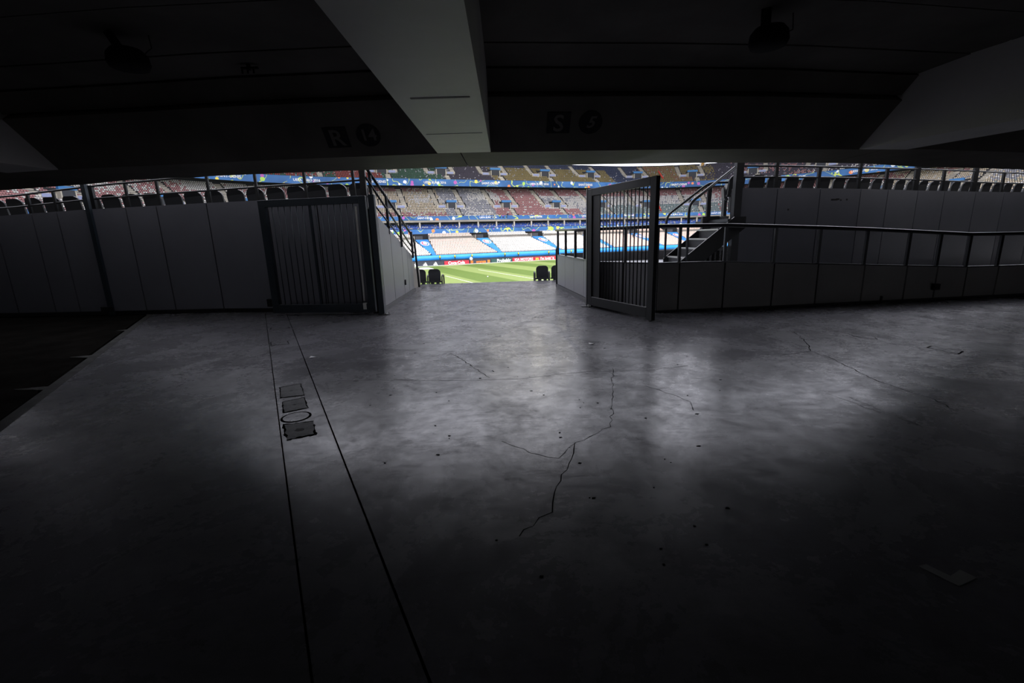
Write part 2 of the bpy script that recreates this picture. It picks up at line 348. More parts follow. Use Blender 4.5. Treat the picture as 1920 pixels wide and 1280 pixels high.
cover([(-2.35, 4.35), (-2.13, 4.42), (-2.35, 4.83), (-2.54, 4.72)], 'dark square access cover in the floor channel, farthest of the three in the row')
cover([(-2.12, 3.93), (-1.93, 4.05), (-2.11, 4.36), (-2.28, 4.25)], 'dark square access cover in the floor channel just behind the round cover')
cover([(-1.80, 3.33), (-1.60, 3.43), (-1.75, 3.72), (-1.99, 3.67)], 'chipped square access cover with a black scar, nearest cover in the left channel', scar=True, j=.012)
cover([(5.27, 5.17), (5.44, 5.28), (5.33, 5.60), (5.20, 5.52)], 'small framed access cover in the faint channel on the right of the floor', dark=False)
cover([(4.83, 6.26), (4.99, 6.02), (5.05, 6.15), (4.86, 6.42)], 'small worn access cover on the right floor, nearer the ramp barrier', dark=False)
cover([(-3.72, 6.85), (-3.45, 6.9), (-3.6, 7.15), (-3.85, 7.1)], 'faint access cover in the left channel, nearest the folded gate but one', dark=False, j=.003)
cover([(-4.42, 8.2), (-4.1, 8.3), (-4.2, 8.45), (-4.5, 8.38)], 'faint access cover in the left channel close under the folded gate', dark=False, j=.003)
t = thing('round_cover', 'round access cover with a dark ring between two square covers', 'access cover', (-1.95, 3.83, 0))
MB().lathe([(.128, 0), (.128, .0015)], (-1.95, 3.83, .0005), 32).build('ring', M['crack'], t)
MB().lathe([(.108, 0), (.108, .002)], (-1.95, 3.83, .0012), 32).build('lid', M['floor'], t)
# cracks
def crack(pts, w=.006):
    w *= 1.1
    P = [Vector((x, y, 0)) for x, y in pts]; Q = []
    for a, b in zip(P[:-1], P[1:]):
        n = max(2, int((b - a).length / .07)); d = (b - a).normalized(); nn = Vector((-d.y, d.x, 0))
        for k in range(n): Q.append(a.lerp(b, k / n) + nn * random.uniform(-.018, .018))
    Q.append(P[-1]); m = MB(); vs = []; fs = []
    for i, q in enumerate(Q):
        d = (Q[min(i + 1, len(Q) - 1)] - Q[max(0, i - 1)]).normalized(); nn = Vector((-d.y, d.x, 0)) * w * .5 * random.uniform(.4, 1.1)
        vs += [(q.x - nn.x, q.y - nn.y, .0006), (q.x + nn.x, q.y + nn.y, .0006)]
        if i: k = 2 * i; fs.append((k - 2, k - 1, k + 1, k))
    m.add(vs, fs); m.build('crack', M['crack'], FL)
crack([(-0., 2.07), (.08, 2.15), (.18, 2.27), (.23, 2.46), (.33, 2.74), (.45, 3.13), (.77, 3.4), (.99, 4.3), (1.15, 5.05)], .007)
crack([(-.84, 6.0), (-.57, 5.48), (-.26, 4.83)], .010); crack([(-2.16, 4.87), (-1.57, 4.88), (-.6, 4.76), (.1, 4.75), (.77, 4.94), (1.55, 4.92), (2.03, 5.06)], .007)
crack([(4.24, 6.65), (3.95, 5.88), (3.75, 5.53), (3.76, 5.16), (3.64, 4.43), (3.65, 4.05), (3.7, 3.78), (3.65, 3.5)], .011)
crack([(3.31, 5.37), (3.75, 5.53)], .014); crack([(-1.9, 6.35), (-1.3, 6.2), (-.8, 6.1)], .008); crack([(2.9, 4.0), (3.1, 3.3), (3.2, 3.0)], .005); crack([(3.05, 3.9), (3.1, 3.2)], .005)
crack([(.45, 3.13), (.3, 2.9), (.1, 3.0), (-.1, 3.2)], .005); crack([(1.35, 4.4), (1.5, 4.1), (1.6, 3.9), (1.55, 3.7)], .008)
g = MB()
for i in range(110):
    y = random.uniform(1.6, 15) if i > 30 else random.uniform(1.6, 6); x = random.uniform(-.45, .5) * min(y, 9) * .9 + .2
    r = random.uniform(.003, .011) * (1 + .05 * y)
    g.prism([(x + math.cos(a) * r * random.uniform(.5, 1.6), y + math.sin(a) * r * random.uniform(.4, 1)) for a in np.linspace(0, 2 * PI, 7)[:-1]], .0007, .003)
tag(g.build('grit', M['crack'], FL), kind='stuff')
TP = lambda pts, nm, lab: tag(MB().prism(pts, .0008, .0022).build(nm, M['tape'], None), lab, 'tape')
TP([(1.80, 1.765), (1.845, 1.775), (1.885, 1.70), (1.96, 1.735), (1.985, 1.685), (1.865, 1.64)], 'floor_tape', 'bent piece of pale grey tape stuck on the dark floor, near right')
for (x, y, nm, lab) in [(1.12, 6.28, 'paper_scrap', 'small white paper scrap on the floor below the open gate'), (-2.72, 6.0, 'paper_scrap', 'small pale scrap on the floor in front of the folded gate')]:
    m = MB(); vs = [(x + dx, y + dy, z) for dx, dy, z in [(-.035, -.02, .002), (.03, -.025, .012), (.045, .02, .003), (-.03, .03, .016), (0, 0, .006)]]
    m.add(vs, [(0, 1, 4), (1, 2, 4), (2, 3, 4), (3, 0, 4)]); tag(m.build(nm, M['white'], None), lab, 'litter')

# --- ceiling: lip, inclined fascia, flat soffit, beams
LX = [-30, -22.8, -12.16, -9.956, -7.752, -6.764, -5.168, -3.496, -0.608, 1.976, 3.648, 5.662, 6.992, 8.816, 10.64, 12.312, 16.72, 24.32, 30]
L1 = [11.9, 10.26, 8.284, 7.828, 7.448, 7.326, 7.22, 7.076, 6.977, 7.205, 7.395, 7.767, 7.98, 8.512, 9.12, 9.728, 11.4, 15.2, 17.6]
L2 = [14.4, 12.54, 10.336, 9.424, 8.93, 8.588, 8.421, 8.322, 8.261, 8.512, 8.702, 9.082, 9.424, 10.26, 10.792, 11.4, 13.3, 17.48, 19.9]
CE = struct('ceiling', 'dark concrete underside of the stand above the concourse', 'ceiling')
BAYS = [(-30, -12.9), (-12.9, -7.18), (-7.18, -.654), (-.654, 6.16), (6.16, 12.9), (12.9, 30)]
def sweepX(x0, x1, prof, name, m, parent=CE, ylip=None):
    """prof: closed polygon of (k, dy, z); k=1 measured from lip line 1, k=2 from line 2"""
    xs = [x0 + .008] + [x for x in LX if x0 + .3 < x < x1 - .3] + [x1 - .008]
    n = len(prof); vs = []; fs = []
    for x in xs:
        for k, dy, z in prof: vs.append((x, (interp(x, LX, L1) if k == 1 else interp(x, LX, L2)) + dy, z))
    for i in range(len(xs) - 1):
        for j in range(n): a = i * n + j; b = i * n + (j + 1) % n; fs.append((a, b, b + n, a + n))
    fs.append(tuple(range(n))[::-1]); fs.append(tuple((len(xs) - 1) * n + j for j in range(n)))
    return MB().add(vs, fs).build(name, m, parent)
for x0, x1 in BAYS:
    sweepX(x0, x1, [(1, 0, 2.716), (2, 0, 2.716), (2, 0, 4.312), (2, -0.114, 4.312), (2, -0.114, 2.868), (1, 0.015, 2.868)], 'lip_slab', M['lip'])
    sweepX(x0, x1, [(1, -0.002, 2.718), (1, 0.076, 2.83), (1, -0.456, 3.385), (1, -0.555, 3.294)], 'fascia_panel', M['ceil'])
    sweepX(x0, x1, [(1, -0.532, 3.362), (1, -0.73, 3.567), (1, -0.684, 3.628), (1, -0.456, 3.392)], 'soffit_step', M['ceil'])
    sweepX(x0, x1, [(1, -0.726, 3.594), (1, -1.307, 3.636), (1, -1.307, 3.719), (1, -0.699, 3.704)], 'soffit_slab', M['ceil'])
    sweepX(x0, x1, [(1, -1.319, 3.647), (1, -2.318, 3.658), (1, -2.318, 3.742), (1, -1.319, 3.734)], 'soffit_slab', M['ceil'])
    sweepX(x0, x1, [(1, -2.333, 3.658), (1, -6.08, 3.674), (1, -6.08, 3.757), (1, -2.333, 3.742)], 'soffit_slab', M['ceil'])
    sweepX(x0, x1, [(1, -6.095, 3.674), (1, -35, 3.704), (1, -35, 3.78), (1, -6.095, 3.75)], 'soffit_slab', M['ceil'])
MB().box((-34, -26.3, 3.9), (34, 6.8, 4.05)).build('slab_above', M['ceil'], CE)  # unseen cover added over the soffit to block light
for x0, x1 in BAYS: sweepX(x0, x1, [(2, -0.038, 4.084), (2, -0.038, 4.274), (1, -2.432, 4.16), (1, -2.432, 3.932)], 'slab_above', M['ceil'])  # unseen front part of the same light-blocking cover
def beam(pl, pr, d, L=33, name='beam', lab=None):
    d = Vector(d).normalized(); a = Vector(pl); b = Vector(pr); z0, z1 = 2.714, 3.88
    a2 = a + d * L; b2 = b + d * L
    o = MB().hexa([(a.x, a.y, z0), (b.x, b.y, z0), (b2.x, b2.y, z0), (a2.x, a2.y, z0), (a.x, a.y, z1), (b.x, b.y, z1), (b2.x, b2.y, z1), (a2.x, a2.y, z1)]).build(name, M['beam'], CE)
    o['label'] = lab
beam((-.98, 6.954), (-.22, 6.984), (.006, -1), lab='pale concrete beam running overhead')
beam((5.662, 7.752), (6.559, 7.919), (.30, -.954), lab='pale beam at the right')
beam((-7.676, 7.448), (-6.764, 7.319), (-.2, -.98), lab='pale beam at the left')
M['jointg'] = mat('grey_joint', (.42, .41, .40), .8)
MB().box((-.93, 5.738, 2.711), (-.27, 5.75, 2.715)).build('beam_joint', M['jointg'], CE)
MB().box((-.82, 4.33, 2.711), (-.3, 4.37, 2.715)).build('beam_joint', M['jointg'], CE)
for nm, a, b in [('wall_back', (-34, -26.3, 0), (34, -26, 1.5)), ('wall_back', (-34, -26.3, 2.0), (34, -26, 4.8)), ('wall_side', (-30.3, -26, 0), (-30, 17, 5)), ('wall_side', (30, -26, 0), (30.3, 24, 5))]:
    tag(MB().box(a, b).build(nm, M['ceil'], None), 'dark concrete wall closing the concourse out of view', 'wall', kind='structure')

# signs on the fascia (plane through the lip at 45 degrees)
def fpoint(x, h):    # h: height up the inclined face
    return Vector((x, interp(x, LX, L1) - .003 - h * .692, 2.719 + h * .722))
def fascia_sign(xc, h, txt, round_, label, shear=0):
    c = fpoint(xc, h); X = (fpoint(xc + .25, h) - fpoint(xc - .25, h)).normalized(); Y = (fpoint(xc, h + .2) - fpoint(xc, h)).normalized(); Z = X.cross(Y)
    if Z.z > 0: Z = -Z
    t = thing('round_sign' if round_ else 'square_sign', label, 'sign', c)
    P = [(math.cos(a) * .167, math.sin(a) * .167) for a in np.linspace(0, 2 * PI, 33)[:-1]] if round_ else [(-.163, -.152), (.163, -.152), (.163, .152), (-.163, .152)]
    MB().ext([c + X * x + Y * y + Z * .001 for x, y in P], Z * .006).build('plate', M['sign'], t)
    me = text_mesh(txt, .23 if round_ else .335, M['signtxt'], bold=.005, extrude=.001, shear=shear)
    place_text(me, t, c + Z * .0085 + (Y * -.015 if not round_ else Vector((0, 0, 0))), X, Y)
    return t
fascia_sign(-2.348, 0.304, 'R', False, 'black square plate with the letter R on the inclined concrete')
fascia_sign(-1.9, 0.319, '14', True, 'black round plate with the number 14 beside the R plate')
fascia_sign(0.737, 0.433, 'S', False, 'black square plate with the letter S on the inclined concrete')
fascia_sign(1.186, 0.433, '5', True, 'black round plate with the number 5 beside the S plate', .25)
# round drums under the soffit
def drum(x, y, label):
    t = thing('ceiling_drum', label, 'ceiling fixture', (x, y, 3.35), 'black round fixtures under the soffit')
    MB().lathe([(.06, .185), (.14, .17), (.18, .12), (.19, .045), (.17, 0), (.03, -.012)], (x, y, 3.345), 28).build('drum_body', M['black'], t, smooth=True)
    MB().bar((x - .04, y, 3.48), (x - .10, y - .1, 3.69), .09, .045).build('mounting_arm', M['black'], t)
    MB().tube([(x + .15, y + .02, 3.46), (x + .23, y - .02, 3.49), (x + .25, y + .02, 3.53), (x + .24, y + .02, 3.66)], .005, 6).build('cable', M['black'], t)
drum(-3.89, 5.28, 'black round drum fixture under the soffit on the left'); drum(2.74, 5.24, 'black round drum fixture under the soffit on the right')
t = thing('pipe_clamp', 'small dark bracket with two prongs on the soffit, left of the beam', 'bracket', (-3.04, 6.04, 3.55))
MB().box((-3.13, 6.03, 3.565), (-2.93, 6.06, 3.585)).build('plate', M['black'], t)
for dx in (-.08, -.015, .055): MB().tube([(-3.04 + dx, 6.04, 3.57), (-3.04 + dx, 6.04, 3.515)], .011, 8).build('prong', M['black'], t)
MB().box((-3.06, 6.03, 3.55), (-3.02, 6.06, 3.625)).build('fixing', M['black'], t)

# --- left wall
def top_l(x): return interp(x, [-13, -11.7, -9.4, -6.6, -3], [2.32, 2.36, 2.43, 2.47, 2.47])
WL = [(-29, 14.8), (-20, 12.4), (-14.6, 11.35), (-13.0, 11.12), (-11.91, 10.98), (-10.91, 10.88), (-10.28, 10.83), (-9.46, 10.77), (-8.62, 10.73), (-7.89, 10.68), (-6.71, 10.60), (-5.25, 10.38), (-4.1, 10.2), (-2.98, 10.02)]
W1 = struct('wall_left', 'dark grey panelled wall left of the entrance', 'wall')
for i, (p, q) in enumerate(zip(WL[:-1], WL[1:])):
    d = Vector((q[0] - p[0], q[1] - p[1])).normalized(); n = Vector((-d.y, d.x)); g_ = .014
    tl, tr = top_l(p[0]), top_l(q[0])
    MB().wall((p[0] + d.x * g_, p[1] + d.y * g_), (q[0] - d.x * g_, q[1] - d.y * g_), .10, tl, .03, .10, tr).build('panel', M['panel'], W1)
    MB().wall((p[0] + n.x * .034, p[1] + n.y * .034), (q[0] + n.x * .034, q[1] + n.y * .034), 0, tl - .005, .10, 0, tr - .005).build('backing', M['joint'], W1)
MB().wall((WL[7][0] - .05, WL[7][1] - .06), (WL[7][0] + .05, WL[7][1] - .065), 0, 3.0, .07).build('wall_post', M['steel'], W1)
MB().box((-9.58, 10.60, .10), (-9.34, 10.66, .22)).build('lock_box', M['black'], W1); MB().box((-5.52, 10.28, .15), (-5.30, 10.36, .32)).build('lock_box', M['black'], W1)
# railing on the wall
RLX = [-14.6, -11.3, -9.1, -6.6, -3.4, -2.9]; RZT = [2.70, 2.80, 2.95, 3.06, 3.05, 3.05]; RZM = [2.45, 2.55, 2.67, 2.74, 2.79, 2.79]
def wy(x): return interp(x, [p[0] for p in WL], [p[1] for p in WL]) + .10
R1 = thing('wall_railing', 'dark two-bar railing along the top of the left panelled wall', 'railing', (-8, 10.8, 2.4))
xs = [-28.5, -20, -14.6, -13, -11.3, -10.2, -9.1, -7.9, -6.6, -5, -2.95]
MB().tube([(x, wy(x), interp(x, RLX, RZT)) for x in xs], .022, 8).build('top_rail', M['rail'], R1, smooth=True)
MB().tube([(x, wy(x), interp(x, RLX, RZM)) for x in xs], .020, 8).build('middle_rail', M['rail'], R1, smooth=True)
for x in [-26, -24, -22, -20, -18, -16, -14.5, -13, -12.1, -11.0, -10.35, -8.6, -7.85, -6.66, -5.5, -4.35, -3.25]:
    MB().bar((x, wy(x), top_l(x) - .15), (x, wy(x), interp(x, RLX, RZT)), .055, .04).build('post', M['rail'], R1)
for x, w_ in [(-9.43, .12), (-3.05, .10)]: MB().bar((x, wy(x), top_l(x) - .2), (x, wy(x), interp(x, RLX, RZT) + .02), w_, .07).build('post', M['rail'], R1)

# --- entry side walls
EL = struct('wall_entry', 'pale grey stepped-down panel wall on the left side of the entrance passage', 'wall')
pl_ = [(-2.80, 9.74), (-2.83, 10.25), (-2.87, 11.35), (-2.90, 12.55), (-2.93, 13.3), (-2.96, 14.12)]
def ez(y): return interp(y, [9.6, 10.06, 11.2, 12.44, 14.1], [2.2, 2.08, 1.82, 1.50, 1.06])
for p, q in zip(pl_[:-1], pl_[1:]):
    if p[1] == 12.55: q = (-2.93, 13.3)
    MB().wall((p[0], p[1] + .012), (q[0], q[1] - .012), .09, ez(p[1]), .03, .09, ez(q[1])).build('panel', M['panel_pale'], EL)
MB().wall((-2.845, 9.74), (-3.0, 14.1), 0, ez(9.6) - .03, .12, 0, ez(14.1) - .03).build('backing', M['joint'], EL)
MB().wall((-2.76, 9.76), (-2.93, 14.14), 0, .085, .06).build('kick_rail', M['rail'], EL)
MB().box((-2.90, 12.60, .33), (-2.875, 12.68, .47)).build('socket_box', M['black'], EL)
R2 = thing('stair_railing', 'black sloping three-bar handrail above the stepped-down passage wall', 'railing', (-2.9, 12, 1.5))
for k, (za, zb, nm, r) in enumerate([(3.04, 1.74, 'top_rail', .032), (2.78, 1.36, 'middle_rail', .024), (2.42, 1.18, 'lower_rail', .018)]):
    pts = [(-2.85, 9.72 - (.3 if k == 0 else 0), za + (.07 if k == 0 else 0)), (-2.93, 13.95, zb)]
    if k == 0: pts += [(-2.88, 14.2, 1.5), (-2.84, 14.24, .1)]
    MB().tube(pts, r, 8, bend=.1).build(nm, M['rail'], R2, smooth=True)
for y in [10.1, 11.28, 12.52, 13.85]:
    zt = interp(y, [9.72, 13.95], [3.04, 1.74])
    MB().bar((-2.88, y, ez(y) - .12), (-2.88, y, zt), .06, .05).build('post', M['rail'], R2)
    MB().box((-2.91, y - .03, ez(y) + .02), (-2.83, y + .05, ez(y) + .07)).build('bracket', M['rail'], R2)
MB().bar((-2.9, 9.72, 2.2), (-2.9, 9.72, 3.12), .09, .07).build('post', M['rail'], R2)

ER = struct('wall_entry', 'low grey panel wall on the right side of the entrance passage', 'wall')
pr_ = [(1.78, 9.97), (1.73, 10.75), (1.64, 11.75), (1.54, 12.8), (1.44, 13.9)]
for p, q in zip(pr_[:-1], pr_[1:]):
    MB().wall((p[0], p[1] + .012), (q[0], q[1] - .012), .10, .95, .03, side=-1).build('panel', M['panel_pale'], ER)
MB().wall((1.82, 9.97), (1.49, 13.9), 0, .94, .10, side=-1).build('backing', M['joint'], ER)
MB().wall((1.74, 9.98), (1.41, 13.93), 0, .09, .06, side=-1).build('kick_rail', M['rail'], ER)
MB().wall((1.76, 9.97), (1.43, 13.92), .955, .975, .12, side=-1).build('cap_rail', M['rail'], ER)
R3 = thing('passage_railing', 'dark square-bar railing on the low right passage wall', 'railing', (1.6, 12, .95))
MB().tube([(1.79, 9.8, 1.63), (1.43, 14.15, 1.69)], .032, 8).build('top_rail', M['rail'], R3, smooth=True)
for x, y in [(1.46, 13.85), (1.57, 12.85), (1.68, 11.75), (1.76, 10.8)]: MB().bar((x, y, .95), (x, y, 1.66), .06, .06).build('post', M['rail'], R3)
MB().tube([(1.43, 14.0, 0), (1.43, 14.0, 1.1), (1.45, 13.9, 1.2)], .03, 8).build('post', M['rail'], R3)

# --- ramp barrier on the right
BR = [(1.80, 9.72), (2.28, 9.2), (2.80, 8.68), (3.23, 8.72), (4.12, 8.78), (5.10, 8.83), (6.02, 8.93), (7.01, 9.03), (7.93, 9.12), (8.62, 9.2), (9.28, 9.26), (9.99, 9.33), (10.73, 9.42), (11.7, 9.56), (13, 9.8), (14.6, 10.2), (16.2, 10.7), (18, 11.3), (20, 12.1), (22, 12.9)]
BXx = [1.8, 2.8, 4, 6.65, 9.3, 10.6, 13]; BZp = [.96, .96, .95, .80, .655, .64, .63]; BZr = [1.63, 1.63, 1.62, 1.48, 1.29, 1.27, 1.26]
B1 = thing('ramp_barrier', 'low dark panelled barrier with handrail in front of the ramp, right of the gate', 'barrier', (5, 8.8, 0))
for i, (p, q) in enumerate(zip(BR[:-1], BR[1:])):
    pm_ = M['panel_pale'] if i < 2 else M['panel_low']
    d = Vector((q[0] - p[0], q[1] - p[1])).normalized(); n = Vector((-d.y, d.x)); g_ = .016
    za, zb = interp(p[0], BXx, BZp), interp(q[0], BXx, BZp)
    MB().wall((p[0] + d.x * g_, p[1] + d.y * g_), (q[0] - d.x * g_, q[1] - d.y * g_), .05, za - .02, .03, .05, zb - .02).build('panel', pm_, B1)
    MB().wall((p[0] + n.x * .034, p[1] + n.y * .034), (q[0] + n.x * .034, q[1] + n.y * .034), 0, za - .025, .05, 0, zb - .025).build('backing', M['joint'], B1)
    MB().bar((p[0] + n.x * .05, p[1] + n.y * .05, .9 * 0 + za - .02), (p[0] + n.x * .05, p[1] + n.y * .05, interp(p[0], BXx, BZr)), .05, .05).build('post', M['rail'], B1)
nn = lambda p: (p[0], p[1] + .05)
MB().tube([(*nn(p), interp(p[0], BXx, BZr)) for p in BR], .036, 8).build('handrail', M['rail'], B1, smooth=True)
for p, q in zip(BR[:-1], BR[1:]): MB().bar((*nn(p), interp(p[0], BXx, BZp) - .008), (*nn(q), interp(q[0], BXx, BZp) - .008), .08, .022).build('cap_rail', M['rail'], B1)
MB().box((8.52, 9.10, .22), (8.64, 9.17, .34)).build('lock_box', M['black'], B1); MB().box((7.42, 9.03, .02), (7.45, 9.06, .14)).build('floor_bolt', M['black'], B1)
# platform behind it
PF = struct('platform', 'raised pale platform behind the ramp barrier', 'platform')
poly = [(2.0, 9.8), (2.95, 8.92), (5.0, 8.97), (6.4, 9.14), (6.4, 13.9), (1.6, 13.9)]
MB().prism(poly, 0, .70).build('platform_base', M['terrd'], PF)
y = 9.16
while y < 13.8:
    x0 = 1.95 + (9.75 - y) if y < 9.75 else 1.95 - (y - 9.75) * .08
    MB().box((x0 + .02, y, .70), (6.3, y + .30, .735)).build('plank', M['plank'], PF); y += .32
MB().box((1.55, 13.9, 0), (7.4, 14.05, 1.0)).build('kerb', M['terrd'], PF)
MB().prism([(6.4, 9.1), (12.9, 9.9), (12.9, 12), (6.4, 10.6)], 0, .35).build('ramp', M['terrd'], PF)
# --- right wall
W2 = struct('wall_right', 'dark grey panelled wall behind the ramp on the right', 'wall')
WR = [(5.12, 10.65), (6.24, 10.97), (7.55, 11.45), (8.94, 12.0), (10.05, 12.52), (11.4, 13.16), (12.65, 13.7), (14.2, 14.35), (15.7, 14.95), (17.3, 15.5), (19.5, 16.2), (22, 17), (25, 18), (29, 19.3)]
for p, q in zip(WR[:-1], WR[1:]):
    d = Vector((q[0] - p[0], q[1] - p[1])).normalized(); n = Vector((-d.y, d.x)); g_ = .016
    MB().wall((p[0] + d.x * g_, p[1] + d.y * g_), (q[0] - d.x * g_, q[1] - d.y * g_), .05, 2.44, .03).build('panel', M['panel'], W2)
    MB().wall((p[0] + n.x * .034, p[1] + n.y * .034), (q[0] + n.x * .034, q[1] + n.y * .034), 0, 2.43, .10).build('backing', M['joint'], W2)
m = MB()
for (x, y, z, w_) in [(7.95, 11.5, 2.17, .09), (8.06, 11.54, 2.18, .05), (8.16, 11.57, 2.16, .03), (8.35, 11.63, 2.17, .03), (6.55, 11.0, 1.95, .03)]: m.wall((x - w_, y - .012), (x + w_, y + .02), z - .02, z + .02, .004)
m.build('scuff', M['joint'], W2)
def wry(x): return interp(x, [p[0] for p in WR], [p[1] for p in WR]) + .12
R4 = thing('wall_railing', 'dark two-bar railing along the top of the right panelled wall', 'railing', (9, 12.1, 2.4))
zt = lambda x: interp(x, [5, 8.9, 11.4, 14, 22], [2.92, 2.96, 3.02, 3.04, 3.0]); zm = lambda x: interp(x, [5, 8.9, 11.4, 14, 22], [2.68, 2.71, 2.74, 2.73, 2.68])
xs = [p[0] for p in WR]
MB().tube([(x, wry(x), zt(x)) for x in xs], .022, 8).build('top_rail', M['rail'], R4, smooth=True); MB().tube([(x, wry(x), zm(x)) for x in xs], .022, 8).build('middle_rail', M['rail'], R4, smooth=True)
for i, x in enumerate(xs[1:-1]):
    MB().bar((x, wry(x), 2.3), (x, wry(x), 3.3 if i % 2 == 0 else zt(x)), .14 if i in (4, 6) else .07, .06).build('post', M['rail'], R4)
MB().bar((5.14, 10.62, 0), (5.14, 10.62, 3.2), .16, .14).build('corner_post', M['rail'], R4)
# --- stairs up to the seats
ST = thing('metal_stairs', 'small dark steel stair with perforated risers behind the ramp barrier', 'stairs', (4.2, 10.8, .74))
yn, yf, x0, z0 = 10.15, 11.25, 3.88, .74
M['perf'] = mat('perforated_steel', (.05, .05, .055), .5, metal=.4, var=.8, scale=60)
for k in range(5):
    z = z0 + .2 * (k + 1) + .02; x = x0 + .235 * k
    MB().box((x - .02, yn, z - .035), (x + .27, yf, z)).build('tread', M['rail'] if k < 5 else M['rail'], ST)
    ri = MB().box((x, yn, z - .2), (x + .012, yf, z - .035)).build('riser', M['perf'], ST)
    MB().box((x - .03, yn, z - .03), (x - .018, yf, z + .004)).build('nosing', M['galv'], ST)
for y in (yn - .03, yf):
    MB().ext([(x0 - .12, y, z0), (x0 + .22, y, z0), (x0 + 1.25, y, z0 + .82), (x0 + 1.25, y, z0 + 1.06), (x0 + 1.0, y, z0 + 1.06), (x0 - .12, y, z0 + .16)], (0, .03, 0)).build('stringer', M['gatesteel'], ST)
MB().box((4.75, yn, 1.70), (5.05, 11.9, 1.76)).build('landing', M['rail'], ST)
MB().box((4.62, yf - .1, 1.55), (5.02, yf, 1.86)).build('landing_edge', M['perf'], ST)
R5 = thing('stair_handrail', 'bent tube handrail on the near side of the steel stair', 'railing', (3.9, yn, .74))
MB().tube([(3.88, yn - .05, .74), (3.88, yn - .05, 2.1), (5.0, yn + .35, 2.86)], .03, 8, bend=.16).build('rail', M['rail'], R5, smooth=True)
R6 = thing('stair_handrail', 'tube handrail on the far side of the steel stair, level at the top', 'railing', (3.9, yf, .74))
MB().tube([(3.80, yf + .03, .74), (3.80, yf + .03, 1.90), (4.78, yf + .05, 2.63), (5.45, yf + .05, 2.63)], .028, 8, bend=.16).build('rail', M['rail'], R6, smooth=True)
MB().bar((4.80, yf + .05, 1.75), (4.80, yf + .05, 2.62), .09, .07).build('post', M['rail'], R6)
M['cab'] = mat('perforated_grey', (.22, .22, .23), .5, var=.7, scale=45)
t = thing('perforated_cabinet', 'dark perforated metal cabinet with a rounded corner beneath the stair', 'cabinet', (4.8, 10.9, .74))
MB().ext([(4.45, 10.55, .74), (4.45, 10.55, 1.04), (4.50, 10.55, 1.12), (4.60, 10.55, 1.16), (5.0, 10.55, 1.17), (5.0, 10.55, .74)], (0, .5, 0)).build('body', M['cab'], t)
for i in range(4): MB().box((4.52 + .11 * i, 10.53, .80), (4.57 + .11 * i, 10.55, 1.08)).build('slot', M['joint'], t)

# --- gates
def gate(hinge, tip, ztop, label, steel, handle_at_tip=True, light_bolt=False, plate=0., nb=14):
    h = Vector((*hinge, 0)); tp = Vector((*tip, 0)); d = (tp - h).normalized(); L = (tp - h).length
    t = thing('steel_gate', label, 'gate', h)
    P = lambda s, z: h + d * s + Vector((0, 0, z))
    fw = .15; z0 = .06
    MB().bar(P(fw / 2, z0), P(fw / 2, ztop), fw, .08, up=d.cross(Vector((0, 0, 1)))).build('frame_stile', steel, t, bevel=.004)
    MB().bar(P(L - fw / 2, z0 - (.04 if light_bolt is False else 0)), P(L - fw / 2, ztop), fw, .08, up=d.cross(Vector((0, 0, 1)))).build('frame_stile', steel, t, bevel=.004)
    MB().bar(P(fw, ztop - .07), P(L - fw, ztop - .07), .08, .14).build('frame_rail', steel, t, bevel=.004)
    MB().bar(P(fw, z0 + .09), P(L - fw, z0 + .09), .08, .18).build('frame_rail', steel, t, bevel=.004)
    n = Vector((-d.y, d.x, 0))
    if light_bolt: MB().bar(P(L * .52, z0 + .15), P(L * .52, ztop - .12), .045, .05, up=n).build('centre_stile', steel, t)
    a = fw + plate
    for i in range(1, nb + 1):
        s = a + (L - fw - a) * i / (nb + 1)
        MB().tube([P(s, z0 + .15), P(s, ztop - .12)], .011 if not light_bolt else .010, 8).build('bar', steel, t, smooth=True)
    if plate: MB().bar(P(fw + plate / 2, z0 + .15), P(fw + plate / 2, ztop - .12), plate, .02, up=n).build('infill_plate', steel, t)
    return t, P, d
g1, P, d = gate((-2.86, 9.60), (-5.19, 9.92), 2.42, 'dark blue steel bar gate folded flat against the left wall', M['steel'], light_bolt=True)
MB().tube([P(.235, .30) + Vector((0, -.03, 0)), P(.215, 2.22) + Vector((0, -.03, 0))], .022, 8).build('drop_bolt', M['galv'], g1)['label'] = 'pale galvanised drop bolt'
MB().box(tuple(P(.27, .12) + Vector((0, -.05, 0))), tuple(P(.19, .26) + Vector((0, 0, 0)))).build('bolt_bracket', M['galv'], g1)
g2, P, d = gate((1.68, 9.74), (2.47, 7.80), 2.42, 'black steel bar gate standing open towards the concourse, right of the entrance', M['gatesteel'], plate=.26, nb=13)
MB().bar(P(2.02, .0), P(2.02, .42), .035, .05).build('drop_bolt', M['gatesteel'], g2)
MB().bar(P(.02, .01), P(.02, .1), .06, .06).build('hinge_foot', M['galv'], g2)
for sgn, (x, y), lab in ((1, (-2.74, 9.60), 'dark steel gate post with a foot plate at the left of the entrance'), (-1, (1.70, 9.84), 'dark steel gate post at the right of the entrance')):
    t = thing('gate_post', lab, 'gate post', (x, y, 0)); MB().box((x - .06, y - .05, 0), (x + .06, y + .07, 2.44)).build('post', M['steel'] if sgn > 0 else M['gatesteel'], t, bevel=.005)
    MB().lathe([(.13, 0), (.13, .012), (.09, .02)], (x + .04 * sgn, y, .003), 16).build('foot_plate', M['rail'], t)
    for a in range(3): MB().lathe([(.014, 0), (.014, .02)], (x + .04 * sgn + .1 * math.cos(a * 1.2 - 1), y + .1 * math.sin(a * 1.2 - 1), .02), 8).build('bolt', M['galv'], t)

